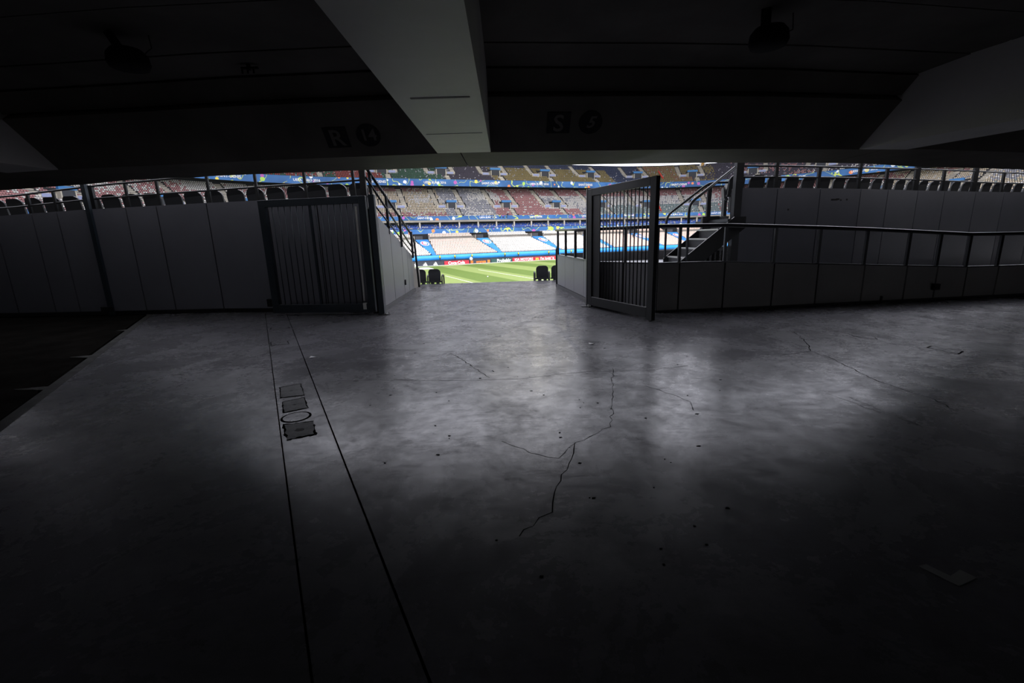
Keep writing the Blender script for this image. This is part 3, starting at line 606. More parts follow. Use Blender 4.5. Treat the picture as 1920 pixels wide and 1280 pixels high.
# --- terraces just behind the walls and below the passage
def near_terrace(pts_fn, x0, x1, label, rows, zt, name='terrace', cut=None):
    t = struct(name, label, 'terrace')
    for k in range(rows):
        xa = max(x0, cut * (11.2 + .8 * k)) if cut else x0
        xs = np.linspace(xa, x1, 9); vs = []; fs = []
        for x in xs:
            yb = pts_fn(x); vs += [(x, yb + .8 * k, -1.2), (x, yb + .8 * k + .82, -1.2), (x, yb + .8 * k + .82, zt - .22 * k), (x, yb + .8 * k, zt - .22 * k)]
        for i in range(len(xs) - 1):
            for j in range(4): a = i * 4 + j; b = i * 4 + (j + 1) % 4; fs.append((a, b, b + 4, a + 4))
        fs += [(3, 2, 1, 0), tuple(len(xs) * 4 - 4 + j for j in range(4))]
        MB().add(vs, fs).build('step', M['terr'], t)
    return t
near_terrace(lambda x: wy(x) + .06, -28, -3.1, 'concrete seating steps behind the left wall', 7, 1.93)
near_terrace(lambda x: wry(x) + .06, 5.9, 27, 'concrete seating steps behind the right wall', 7, 1.93, cut=.60)
LT = struct('terrace', 'concrete seating steps falling away below the passage edge', 'terrace')
for k in range(22):
    MB().box((-30, 16.2 + .8 * k, -5.5), (30, 16.2 + .8 * (k + 1) + .02, -.35 - .2 * k)).build('step', M['terr'], LT)

# --- near seats
def rounded_back(w, h, r, n=6):
    P = [(-w / 2 * .96, 0), (w / 2 * .96, 0)]
    for cx, a0 in ((w / 2 - r, 0), (-w / 2 + r, PI / 2)):
        for i in range(n + 1): a = a0 + PI / 2 * i / n; P.append((cx + r * math.cos(a), h - r + r * math.sin(a)))
    return P
def make_seat(arm=False):
    """faces +Y, origin on the tread below the seat"""
    t = thing('stadium_chair', 'x', 'chair')
    m = MB(); vs = []; fs = []; P = rounded_back(.44, .47, .13); n = len(P)
    for th in (0, .035):
        for x, z in P: vs.append((x, -.02 - z * .14 + th + .05 * (x / .22) ** 2, .38 + z))
    fs = [tuple(range(n)), tuple(range(n, 2 * n))[::-1]] + [(i, n + i, n + (i + 1) % n, (i + 1) % n) for i in range(n)]
    m.add(vs, fs); m.build('backrest', M['seatdark'], t, local=True)
    MB().ext([(-.19, .03, .42), (.19, .03, .42), (.17, .05, .62), (.12, .055, .68), (-.12, .055, .68), (-.17, .05, .62)], (0, .04, -.01)).build('seat_pan', M['seatdark'], t, local=True)
    MB().box((-.15, -.01, 0), (-.03, .06, .44)).box((.05, -.01, 0), (.16, .06, .44)).build('support_leg', M['seatdark'], t, local=True)
    MB().box((-.25, -.01, .36), (.25, .04, .41)).build('fixing_beam', M['seatdark'], t, local=True)
    if arm:
        for s in (-1, 1): MB().tube([(s * .26, 0, .3), (s * .26, .02, .58), (s * .27, .12, .62), (s * .27, .34, .60), (s * .27, .42, .5), (s * .27, .42, 0)], .028, 6, bend=.08).build('armrest', M['seatdark'], t, local=True)
    return t
chair = make_seat(); first = [True]
def put(x, y, z, rz, label, group):
    if first[0]:
        first[0] = False; chair.location = (x, y, z); chair.rotation_euler = (0, 0, rz); chair['label'] = label; chair['group'] = group; return chair
    return dup(chair, (x, y, z), rz, label, group)
def along(pts, step, start=0.25, end=None):
    out = []; acc = start; tot = 0
    for p, q in zip(pts[:-1], pts[1:]):
        p = Vector(p); q = Vector(q); L = (q - p).length
        while acc <= tot + L: s = (acc - tot) / L; d = (q - p); out.append((*p.lerp(q, s), math.atan2(d.y, d.x))); acc += step
        tot += L
    return out
sl = [s for s in along(WL[3:], .505, .1) if s[0] < -3.2]; sr = [s for s in along(WR, .58, .45) if s[0] < 20.5]
for i, (x, y, a) in enumerate(sl):
    put(x - math.sin(a) * .52, y + math.cos(a) * .52, 1.93, a, 'dark chair back above the left wall, %s from the stair-railing end of its row' % nth(len(sl) - i), 'chair backs above the left wall')
for i, (x, y, a) in enumerate(sr):
    put(x - math.sin(a) * .5, y + math.cos(a) * .5, 1.93, a, 'dark chair back above the right wall, %s from the corner post by the stair' % nth(i + 1), 'chair backs above the right wall')
put(5.32, 11.55, 1.86, math.radians(75), 'dark chair seen side-on at the head of the steel stair', 'end chairs')
ac = make_seat(True)
ac.location = (-2.73, 16.62, -.35); ac['label'] = 'dark chair with armrests at the passage edge, end of the left pair'; ac['group'] = 'chairs at the passage edge'
put(-3.26, 16.62, -.35, 0, 'dark chair at the passage edge beside the left passage wall', 'chairs at the passage edge')
dup(ac, (1.17, 16.62, -.35), 0, 'dark chair with armrests at the passage edge, end of the right pair')
put(1.72, 16.62, -.35, 0, 'dark chair at the passage edge, half hidden by the right passage wall', 'chairs at the passage edge')

# ================================================================== THE STADIUM BOWL
UL, UR, VC, R0 = -38.0, 60.0, 12.0, 28.0        # straight from UL to UR, corner arcs of radius R0+s
RREF = R0 + 36
def bowl(q, s):
    """arrays q (length along the ring at s=36), s (metres outwards) -> u, v, outward direction angle from +v (clockwise positive)"""
    q = np.asarray(q, float); s = np.asarray(s, float) + 0 * q; r = R0 + s; arc = RREF * PI / 2
    u = np.empty_like(q + s); v = np.empty_like(u); th = np.empty_like(u)
    mid_ = (q >= UL) & (q <= UR)
    a = np.clip((q - UR) / RREF, 0, PI / 2); b = np.clip((UL - q) / RREF, 0, PI / 2)
    exr = np.maximum(0, q - UR - arc); exl = np.maximum(0, UL - q - arc)
    right = q > UR; left = q < UL
    th = np.where(right, a, np.where(left, -b, 0.))
    u = np.where(right, UR + r * np.sin(a), np.where(left, UL - r * np.sin(b), q))
    v = np.where(right, VC + r * np.cos(a) - exr, np.where(left, VC + r * np.cos(b) - exl, VC + r))
    return u, v, th
def bw(q, s, z):
    u, v, th = bowl(np.array([q]), np.array([s])); p = CEN + AV * float(u[0]) + BV * float(v[0]); return Vector((p.x, p.y, z)), float(th[0])
def bdir(q):
    _, _, th = bowl(np.array([q]), np.array([0.])); th = float(th[0])
    out = (BV * math.cos(th) + AV * math.sin(th)); tan = (AV * math.cos(th) - BV * math.sin(th)); return out, tan
Q0, Q1 = -165., 222.
QS = list(np.arange(Q0, UL, 4.)) + list(np.arange(UL, UR, 8.)) + list(np.arange(UR, Q1 + 1, 4.))
def sweep(prof, m, name, parent, q0=Q0, q1=Q1, closed=False, uv=False):
    qs = [q0] + [q for q in QS if q0 + .5 < q < q1 - .5] + [q1]; vs = []; fs = []; n = len(prof)
    for q in qs:
        for s, z in prof: vs.append(bw(q, s, z)[0])
    for i in range(len(qs) - 1):
        for j in range(n if closed else n - 1): a = i * n + j; b = i * n + (j + 1) % n; fs.append((a, b, b + n, a + n))
    if closed: fs.append(tuple(range(n))[::-1]); fs.append(tuple((len(qs) - 1) * n + j for j in range(n)))
    o = MB().add(vs, fs).build(name, m, parent)
    if uv:
        me = o.data; ul = me.uv_layers.new(name='UVMap'); off = wloc(parent) if parent else Vector((0, 0, 0))
        qv = [q for q in qs for _ in range(n)]
        for l in me.loops: v = me.vertices[l.vertex_index]; ul.data[l.index].uv = (qv[l.vertex_index], v.co.z + off.z)
    return o
def steps(s0, z0, n, tread, rise):
    p = [(s0, z0)]
    for k in range(n): p += [(s0 + tread * (k + 1), z0 + rise * k), (s0 + tread * (k + 1), z0 + rise * (k + 1))]
    return p
def tier(s0, z0, n, tread, rise, under, m, name, parent):
    p = steps(s0, z0, n, tread, rise); return sweep(p + under, m, name, parent, closed=True)
# tiers: start s, start z, rows, tread, rise
LOW = (9.0, -2.75, 20, .80, .205); LOWB = (25.6, 2.15, 4, .80, .25); VIP = (29.6, 4.7, 4, .85, .36)
MID = (30.4, 8.1, 23, .80, .475); UPP = (41.0, 21.1, 15, .80, .505)
S_low = thing('lower_stand', 'sunlit lower stand with pale seats just beyond the far touchline', 'stand')
S_vip = thing('box_tier', 'narrow shaded tier of blue seats between concrete columns under the middle stand', 'stand')
S_mid = thing('middle_stand', 'middle stand with rows of mixed pink, beige and grey seats', 'stand')
S_upp = thing('upper_stand', 'shaded upper stand with dark green, olive and navy seat blocks', 'stand')
tier(*LOW, [(25.0, -5.2), (9.0, -5.2)], M['terr'], 'terrace', S_low)
tier(*LOWB, [(28.8, -4), (25.6, -4)], M['terr'], 'terrace', S_low)
sweep([(24.98, -4), (24.98, 1.35), (25.58, 1.35), (25.58, -4)], M['terrd'], 'walkway', S_low, closed=True)
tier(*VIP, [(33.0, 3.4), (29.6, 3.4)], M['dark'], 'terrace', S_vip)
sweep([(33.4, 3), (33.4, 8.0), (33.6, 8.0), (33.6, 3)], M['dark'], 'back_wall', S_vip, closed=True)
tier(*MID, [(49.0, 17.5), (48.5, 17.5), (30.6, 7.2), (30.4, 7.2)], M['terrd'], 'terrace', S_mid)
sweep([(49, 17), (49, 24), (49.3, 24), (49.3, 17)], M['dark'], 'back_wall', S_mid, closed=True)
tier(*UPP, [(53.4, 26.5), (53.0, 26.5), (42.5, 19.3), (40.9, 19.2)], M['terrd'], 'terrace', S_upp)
sweep([(53.3, 24), (53.3, 29.35), (53.7, 29.35), (53.7, 24)], M['dark'], 'back_wall', S_upp, closed=True)
RF = struct('roof', 'pale stadium roof ring over the stands', 'roof')
M['roofglass'] = mat('frosted_roof_glass', (.75, .8, .85), .5)
_b = M['roofglass'].node_tree; _t = _b.nodes.new('ShaderNodeBsdfTranslucent'); _t.inputs[0].default_value = (.22, .25, .30, 1); _m = _b.nodes.new('ShaderNodeMixShader'); _m.inputs[0].default_value = .6
_b.links.new(_b.nodes['Principled BSDF'].outputs[0], _m.inputs[1]); _b.links.new(_t.outputs[0], _m.inputs[2]); _b.links.new(_m.outputs[0], _b.nodes['Material Output'].inputs[0])
sweep([(8, 43.6), (8, 43.8), (19.9, 42.4), (19.9, 42.2)], M['roofglass'], 'glass_rim', RF, q0=-165, q1=222, closed=True)
sweep([(20, 42.2), (20, 42.8), (66, 36.2), (66, 35.4)], M['roof'], 'roof_ring', RF, q0=-165, q1=222, closed=True)
M['lamp'] = mat('floodlight_lens', (1, 1, 1)); M['lamp'].node_tree.nodes['Principled BSDF'].inputs['Emission Color'].default_value = (1, .93, .72, 1)
M['lamp'].node_tree.nodes['Principled BSDF'].inputs['Emission Strength'].default_value = 500
for u_ in (2.9, 9.6, 18.3, 20.2, 29.3):      # floodlights under the far roof, seen as glints on the floor
    p_ = CEN + AV * u_ + BV * 64; MB().box((p_.x - .35, p_.y - .35, 41.35), (p_.x + .35, p_.y + .35, 41.7)).build('floodlight', M['lamp'], RF)
# near side of the roof over the concourse
npoly = [CEN + AV * u + BV * v for u, v in [(-120, -46), (120, -46), (120, -120), (-120, -120)]]
MB().prism([(p.x, p.y) for p in npoly], 43, 43.6).build('roof_ring', M['roof'], RF)

def face_letters(txt, size, q, s, z, parent, m=None, name='lettering'):
    p, th = bw(q, s, z); out, tan = bdir(q)
    return place_text(TX(txt, size, m or M['white']), parent, p, tan, Vector((0, 0, 1)), name)
_tx = {}
def TX(txt, size, m):
    k = (txt, size, m.name)
    if k not in _tx: _tx[k] = text_mesh(txt, size, m, bold=size * .02, extrude=.02)
    return _tx[k]
# banners
b_u = sweep([(40.80, 19.2), (40.80, 21.35), (40.9, 21.35), (40.9, 19.2)], M['banner'], 'parapet_banner', S_upp, closed=True, uv=True)
b_m = sweep([(30.25, 7.75), (30.25, 8.95), (30.35, 8.95), (30.35, 7.75)], M['banner'], 'parapet_banner', S_mid, closed=True, uv=True)
b_v = sweep([(29.45, 3.55), (29.45, 5.0), (29.55, 5.0), (29.55, 3.55)], M['banner'], 'parapet_banner', S_vip, closed=True, uv=True)
sweep([(30.3, 7.1), (30.3, 7.7), (33.4, 7.7), (33.4, 7.1)], M['terr'], 'soffit_band', S_mid, closed=True)
for k in range(-7, 10):
    face_letters('SAINT-DENIS', 1.05, -28.5 + 19.6 * 2 * k * .98, 40.65, 20.25, S_upp); face_letters('UEFA EURO 2016', 1.0, -9.5 + 19.6 * 2 * k * .98, 40.65, 20.25, S_upp)
    if -4 < k < 5: face_letters('SAINT-DENIS', .8, -16 + 38.4 * k, 30.12, 8.35, S_mid); face_letters('UEFA EURO 2016', .8, 5 + 38.4 * k, 30.12, 8.35, S_mid)
# columns in the box tier
for q in np.arange(-120, 150, 6.4):
    out, tan = bdir(q); p, _ = bw(q, 30.5, 0); a = p - tan * .22; b = p + tan * .22; c = b + out * .45; d_ = a + out * .45
    MB().prism([(a.x, a.y), (b.x, b.y), (c.x, c.y), (d_.x, d_.y)], 4.7, 7.75).build('column', M['aisle'], S_vip)
# vomitories and aisles of a raked tier
HQ = dict(mid=[-25 + 19.5 * k for k in range(-5, 12)], upp=[-26 + 19.7 * k for k in range(-5, 12)])
def obox(q, s0, s1, w, z0, z1, name, m, parent, dq=0):
    out, tan = bdir(q); p, _ = bw(q, 0, 0); p = p + tan * dq
    a = p + out * s0 - tan * w / 2; b = p + out * s0 + tan * w / 2; c = p + out * s1 + tan * w / 2; e = p + out * s1 - tan * w / 2
    return MB().prism([(a.x, a.y), (b.x, b.y), (c.x, c.y), (e.x, e.y)], z0, z1).build(name, m, parent)
HOLES = {}
def furnish(T, key, parent, r0, r1, wv):
    s0, z0, n, tr, ri = T; zr = lambda r: z0 + ri * r; sr_ = lambda r: s0 + tr * r
    HOLES[key] = []
    for q in HQ[key]:
        zb = zr(r0); sb = sr_(r0)
        # opening: a solid block, its inner shade put into the dark colour
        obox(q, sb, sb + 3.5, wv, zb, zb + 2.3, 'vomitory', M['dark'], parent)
        obox(q, sb - .12, sb + .5, wv + .9, zb + 2.15, zb + 2.85, 'vomitory_header', M['plain_blue'], parent)
        face = parent.children
        for sg in (-1, 1):
            obox(q, sb - .1, sb + 3.0, .25, zb - .2, zb + 1.9, 'vomitory_cheek', M['aisle'], parent, dq=sg * (wv / 2 + .12))
            obox(q, sb + .8, sb + 1.05, 3.2, zb + .2, zb + 1.35, 'landing_parapet', M['aisle'], parent, dq=sg * (wv / 2 + 1.9))
            obox(q, sb + .74, sb + .8, 2.2, zb + .55, zb + 1.25, 'parapet_sign', M['lavender'], parent, dq=sg * (wv / 2 + 1.9))
            ms = MB()
            out, tan = bdir(q); p, _ = bw(q, 0, 0)
            off = sg * (wv / 2 + 3.1)
            for r in range(r0 + 2, n):
                a = p + tan * (off - .75) + out * sr_(r); b = p + tan * (off + .75) + out * sr_(r); c = b + out * tr; e = a + out * tr
                ms.prism([(a.x, a.y), (b.x, b.y), (c.x, c.y), (e.x, e.y)], zr(r) - .3, zr(r) + .28)
            ms.build('aisle', M['aisle'], parent)
            HOLES[key].append((q + off, 1.0, r0 + 1, n, q))
        ms = MB()
        for r in range(0, r0):
            a = p - tan * .75 + out * sr_(r) + tan * (wv / 2 + .2); b = a + tan * 1.5; c = b + out * tr; e = a + out * tr
            ms.prism([(a.x, a.y), (b.x, b.y), (c.x, c.y), (e.x, e.y)], zr(r) - .3, zr(r) + .28)
        ms.build('aisle', M['aisle'], parent)
        HOLES[key].append((q + wv / 2 + .2, 1.0, 0, r0, q)); HOLES[key].append((q, wv / 2 + .3, r0, r0 + 5, q)); HOLES[key].append((q, wv / 2 + 3.4, r0, r0 + 2, q))
furnish(MID, 'mid', S_mid, 7, 11, 2.5); furnish(UPP, 'upp', S_upp, 4, 8, 3.0)

# lower stand: openings, blue covers with emblem
VQ = [-18.6 + 19.3 * k for k in range(-5, 9)]
HOLES['low'] = []; HOLES['lowb'] = []
for q in VQ:
    obox(q, 24.9, 29.2, 4.2, .9, 3.5, 'vomitory', M['black'], S_low)  # solid block; the shade inside the opening is its black colour
    for sg in (-1, 1):
        obox(q, 24.2, 28.6, .3, .2, 2.9, 'vomitory_cheek', M['terr'], S_low, dq=sg * 2.25)
    obox(q, 24.7, 24.8, 2.2, 1.0, 2.9, 'screen_door', M['terrd'], S_low, dq=-.7)
    out, tan = bdir(q); p, _ = bw(q, 0, 0)
    za, zb = LOW[1] + .55, LOW[1] + .255 * 15.6 + .62
    pts = [p + out * 9.2 - tan * .55, p + out * 9.2 + tan * .55, p + out * 24.6 + tan * 1.9, p + out * 24.6 - tan * 1.9]
    MB().hexa([(pts[0].x, pts[0].y, za - .25), (pts[1].x, pts[1].y, za - .25), (pts[2].x, pts[2].y, zb - .25), (pts[3].x, pts[3].y, zb - .25)] +
              [(pts[0].x, pts[0].y, za), (pts[1].x, pts[1].y, za), (pts[2].x, pts[2].y, zb), (pts[3].x, pts[3].y, zb)]).build('blue_cover', M['cover'], S_low)
    # emblem: a white cup-like oval with crimson rim
    X = tan; Y = (out * 15.4 + Vector((0, 0, zb - za))).normalized(); cc = p + out * 20.2 + Vector((0, 0, za + (zb - za) * 11 / 15.4 + .03))
    for nm, m_, rx, ry, dz, a0, a1 in [('emblem', M['white'], 1.25, 2.4, .0, 0, 2 * PI), ('emblem', M['cover'], .95, 2.0, .02, 0, 2 * PI), ('emblem', M['pink'], .85, 1.9, .04, 1.7, 4.9), ('emblem', M['white'], .6, 1.4, .06, 0, 2 * PI)]:
        N = X.cross(Y); P_ = [cc + X * rx * math.cos(a) + Y * ry * math.sin(a) + N * dz for a in np.linspace(a0, a1, 21)]
        MB().ext(P_, N * .01).build(nm, m_, S_low)
    [HOLES['low'].append((q, .75 + .085 * r, r, r + 1, q)) for r in range(20)]; HOLES['lowb'].append((q, 2.9, 0, 4, q))
# touchline side: boards, tube, apron
GR = thing('pitch', 'striped green football pitch beyond the passage edge', 'pitch', CEN + Vector((0, 0, -4.9)), rz=A)
def pit(poly, name, m, z0=-.2, z1=0.): return MB().prism(poly, z0, z1).build(name, m, GR, local=True)
pit([(-75, -44), (85, -44), (85, 42.5), (-75, 42.5)], 'turf', M['grass'])
M['track'] = mat('grey_apron', (.34, .34, .33), .8)
outg = struct('ground', 'paved ground outside behind the concourse', 'ground'); MB().box((-120, -120, -.4), (120, -26.3, -.1)).build('paving', M['terr'], outg)
apron = struct('ground', 'grey ground apron around the pitch', 'ground'); MB().prism([(p.x, p.y) for p in [CEN + AV * u + BV * v for u, v in [(-130, -60), (140, -60), (140, 110), (-130, 110)]]], -5.3, -4.96).build('apron', M['track'], apron)
for x0_, y0_, x1_, y1_ in [(-26.5, -25, -26.38, 6.5), (-16.4, -34, -16.28, 17.8), (-75, 40.6, 85, 40.75), (21, -38, 21.12, 40)]: pit([(x0_, y0_), (x1_, y0_), (x1_, y1_), (x0_, y1_)], 'line_marking', M['white'], 0, .02)
pit([(-75, 42.0), (60, 42.0), (60, 42.6), (-75, 42.6)], 'white_border', M['white'], 0, .04)
tag(MB().prism([(p.x, p.y) for p in [CEN + AV * u + BV * v for u, v in [(-34, 29), (-23.5, 29), (-23.5, 35), (-34, 35)]]], -4.895, -4.80).build('white_mat', M['white'], None), 'flat white sheet lying on the grass before the boards', 'sheet')
tubeo = sweep([(5.9 + .62 * math.cos(a), -3.1 + .75 * math.sin(a)) for a in np.linspace(0, 2 * PI, 13)[:-1]], M['tube'], 'blue_tube', None, q0=-60, q1=110, closed=True)
for p_ in tubeo.data.polygons: p_.use_smooth = True
tag(tubeo, 'long sky-blue inflated tube running behind the advertising boards', 'barrier')
tag(sweep([(5.5, -4.96), (5.5, -3.5), (6.3, -3.5), (6.3, -4.96)], M['adblack'], 'tube_base', tubeo, q0=-60, q1=110, closed=True))
def board(q0, q1, m, label, texts=(), tri=False):
    qm = (q0 + q1) / 2; p, _ = bw(qm, 3.0, -4.95)
    t = thing('advert_board', label, 'advertising board', p, 'advertising boards along the far touchline')
    out, tan = bdir(qm); L = (q1 - q0) - .06
    a = p - tan * L / 2; b = p + tan * L / 2
    MB().wall((a.x, a.y), (b.x, b.y), -4.95, -3.92, .08).build('face', m, t)
    for txt, size, du, mm in texts:
        o = place_text(text_mesh(txt, size, mm, bold=size * .03, extrude=.01), t, p + tan * du - out * .03 + Vector((0, 0, .5)), tan, Vector((0, 0, 1)))
    for du in (tri or []):
        for k in range(3):   # three slanted stripes growing to the right
            x0_ = du - .55 + k * .38; h = .3 + k * .25
            P_ = [p + tan * x + Vector((0, 0, z)) - out * .02 for x, z in [(x0_, .15), (x0_ + .3, .15), (x0_ + .3 - h * .5, .15 + h), (x0_ - h * .5, .15 + h * 1.1)]]
            MB().ext(P_, -out * .02).build('stripe', M['white'], t)
    return t
W_ = M['white']
board(-26.5, -17.5, M['adblack'], 'dark board with white slanted stripe emblems beside the red board', tri=[-2.9, -.4, 2.3])
board(-17.4, -10.6, M['adred'], 'red board with white script lettering, left of the dark board with orange squares', [('Coca-Cola', 1.05, -.1, W_)])
t = board(-10.5, -4.4, M['adblack'], 'dark board with orange lettering between two orange squares', [('orange', 1.0, .2, M['adorange'])])
for du in (-2.4, 2.4):
    out, tan = bdir(0); p, _ = bw(-7.45 + du, 2.96, -4.43); MB().ext([p + tan * x + Vector((0, 0, z)) for x, z in [(-.35, -.35), (.35, -.35), (.35, .35), (-.35, .35)]], -out * .02).build('orange_square', M['adorange'], t)
board(-4.3, 1.9, M['adgreen'], 'dark green board with one white word', [('Probably', 1.15, .6, W_)])
board(2.0, 8.7, M['adred'], 'red board with two words in white capitals, right of the dark green board', [('KIA MOTORS', .95, .1, W_)])
board(8.8, 15.6, M['adred'], 'red board with a yellow letter and a white slogan, left of the passage railing', [('m', 1.3, -2.6, M['adyellow']), ("i'm lovin' it", 1.0, .6, W_)])
board(15.7, 28, M['adblack'], 'dark board with white stripe emblems seen through the passage railing', tri=[-4.4, -1, 2.6])
board(28.1, 40, M['adred'], 'plain red board seen between the bars of the open gate')
board(40.1, 50, M['adblack'], 'plain dark board near the steel stair')

# ------------------------------------------------------------------ seats of the bowl
# one far seat: back, cushion -> 2 slanted boxes, vertices in (tangent, outward, z)
def seat_verts():
    def bx(x0, x1, pts): return [(x, s, z) for x in (x0, x1) for s, z in pts]
    b = bx(-.165, .165, [(.43, .46), (.50, .76), (.56, .76), (.49, .46)]); c = bx(-.155, .155, [(.37, .45), (.32, .70), (.37, .72), (.43, .45)])
    return np.array(b + c)
SV = seat_verts(); SF = []
for o_ in (0, 8): SF += [(o_ + 0, o_ + 1, o_ + 2, o_ + 3), (o_ + 4, o_ + 7, o_ + 6, o_ + 5), (o_ + 0, o_ + 4, o_ + 5, o_ + 1), (o_ + 1, o_ + 5, o_ + 6, o_ + 2), (o_ + 2, o_ + 6, o_ + 7, o_ + 3)]
SF = np.array(SF)
def choose(key, q, r, n):
    R = RNG.rand(len(q)); nz = np.sin(q * .21 + r * .35) + np.sin(q * .083 - r * .5 + 2) + np.sin(q * .5 + r * .11 + 1) * .5 + RNG.randn(len(q)) * 1.1
    K = {k: i for i, k in enumerate(SEATK)}; o = np.zeros(len(q), int)
    def st(mask, k): o[mask] = K[k]
    if key == 'mid':
        st(q < 1e9, 'grey'); st(q < -30, 'white'); st((q < -30) & (nz > .6), 'pink'); st((q < -75) & (nz > -.4), 'pink')
        st((q >= -30) & (q < -8), 'beige'); st((q >= -34) & (q < -8) & ((r < 4) | (r > 19)) & (nz > -1.2), 'pink'); st((q >= -18) & (q < -8) & (nz > .8) & (r > 10), 'white')
        st((q >= -8) & (q < 10) & (nz > 1.2), 'white'); st((q >= 9) & (q < 30), 'pink'); st((q >= 2) & (q < 14) & (r > 9) & (nz > -.2), 'white'); st((q >= 12) & (q < 26) & (r < 8) & (nz < .3), 'pink')
        st((q >= 30) & (nz > -1.), 'white'); st((q >= 30) & (r > 16), 'pink'); st((q >= 30) & (q < 42) & (r < 6), 'pink'); st((q >= 50) & (r < 9), 'teal'); st((q > 100) & (nz > .9), 'pink'); st((q > 150) & (nz > -.8), 'beige')
        st((R < .10), 'white')
    elif key == 'upp':
        st(q < 1e9, 'plum'); st(q < -26, 'pink'); st((q < -26) & (nz > 0), 'red'); st((q < -40) & (nz < -.7), 'green'); st((q >= -26) & (q < -6), 'green'); st((q >= -40) & (q < -26) & (r < 4), 'red')
        st((q >= -26) & (q < -6) & (R < .12), 'teal'); st((q >= 12) & (q < 62), 'olive'); st((q >= 12) & (q < 62) & (r > 10), 'navy'); st((q >= 62) & (q < 75), 'navy'); st((q >= 75) & (q < 100), 'olive')
        st((q >= 75) & (q < 100) & (nz > .8), 'brown'); st((q >= 92) & (nz > 0), 'plum'); st((q > 105) & (nz > .9), 'pink'); st((R < .06) & (r < 12), 'grey'); st((q > 130) & (nz > .5), 'white'); st((q > 150) & (nz > -.5), 'beige')
    elif key == 'vip': st(q < 1e9, 'vip'); st(R < .22, 'grey')
    else:
        st(q < 1e9, 'sunwhite'); blk = np.floor((q + 18.6) / 19.3).astype(int); st((blk == 0) | (blk >= 3), 'lowpink')
    return o
ALL = []
def rows_of(T, key, dq=.50, q0=-150, q1=170):
    s0, z0, n, tr, ri = T; P = []
    for r in range(n):
        s = s0 + tr * r; scale = (R0 + s) / RREF
        qs = []
        # equal spacing: on arcs the reference length shrinks or grows with s
        q = q0
        while q < q1: qs.append(q); q += dq / (scale if (q < UL or q > UR) else 1.)
        qs = np.array(qs); keep = np.ones(len(qs), bool)
        for qc, hw, ra, rb, qq in HOLES.get(key, []):
            if ra <= r < rb: keep &= np.abs((qs - qc) * (scale if (qq < UL or qq > UR) else 1.) + ((qc - qq) * (scale - 1) if (qq < UL or qq > UR) else 0) * 1.) > hw
        qs = qs[keep]; u, v, th = bowl(qs, np.full(len(qs), s))
        c = choose(key, qs, np.full(len(qs), r), n)
        wx = CEN.x + AV.x * u + BV.x * v; wy_ = CEN.y + AV.y * u + BV.y * v
        P.append(np.stack([wx, wy_, np.full(len(qs), z0 + ri * r), th, c], 1))
    return np.concatenate(P)
for T, key, lim in [(LOW, 'low', (-62, 95)), (LOWB, 'lowb', (-62, 95)), (VIP, 'vip', (-70, 95)), (MID, 'mid', (-150, 208)), (UPP, 'upp', (-120, 205))]:
    a = rows_of(T, key, .5, *lim); ALL.append(np.concatenate([a, np.full((len(a), 1), ['low', 'lowb', 'vip', 'mid', 'upp'].index(key))], 1))
ALL = np.concatenate(ALL)
# the 300 that show largest: nearest seats of the middle stand seen between the rails over the left wall
fv = np.array(cf); rv = np.array(cr); uv_ = np.array(cu); D = ALL[:, :3] + [0, 0, .6] - [0, 0, 1.5]; zc = D @ fv
px = 960 + FPX * (D @ rv) / zc; py = 640 - FPX * (D @ uv_) / zc
cand = np.where((ALL[:, 5] == 3) & (px > 5) & (px < 430) & (py > 338 - .02 * px) & (py < 376 - .055 * px))[0]
pick = cand[np.argsort(zc[cand])[:300]]
mask = np.ones(len(ALL), bool); mask[pick] = False; rest_ = ALL[mask]
def seat_mesh(arr, name):
    n = len(arr); th = arr[:, 3]
    tan = np.stack([AV.x * np.cos(th) - BV.x * np.sin(th), AV.y * np.cos(th) - BV.y * np.sin(th)], 1)
    out = np.stack([BV.x * np.cos(th) + AV.x * np.sin(th), BV.y * np.cos(th) + AV.y * np.sin(th)], 1)
    V = np.empty((n, 16, 3))
    V[:, :, 0] = arr[:, 0:1] + tan[:, 0:1] * SV[:, 0] + out[:, 0:1] * SV[:, 1]
    V[:, :, 1] = arr[:, 1:2] + tan[:, 1:2] * SV[:, 0] + out[:, 1:2] * SV[:, 1]
    V[:, :, 2] = arr[:, 2:3] + SV[:, 2]
    F = (SF[None] + (np.arange(n) * 16)[:, None, None]).reshape(-1, 4)
    me = bpy.data.meshes.new(name); me.vertices.add(n * 16); me.vertices.foreach_set('co', V.reshape(-1))
    me.loops.add(F.size); me.loops.foreach_set('vertex_index', F.reshape(-1).astype(np.int32))
    me.polygons.add(len(F)); me.polygons.foreach_set('loop_start', np.arange(0, F.size, 4, dtype=np.int32)); me.polygons.foreach_set('loop_total', np.full(len(F), 4, np.int32))
    for k in SEATK: me.materials.append(M['s_' + k])
    me.polygons.foreach_set('material_index', np.repeat(arr[:, 4].astype(np.int32), len(SF))); me.update(calc_edges=True); me.validate(); return me
so = bpy.data.objects.new('stadium_seats', seat_mesh(rest_, 'stadium_seats')); COL.objects.link(so)
tag(so, 'thousands of small coloured seats filling the far stands', 'seats', kind='stuff')
print('seats', len(ALL), 'picked', len(pick))
protos = {}
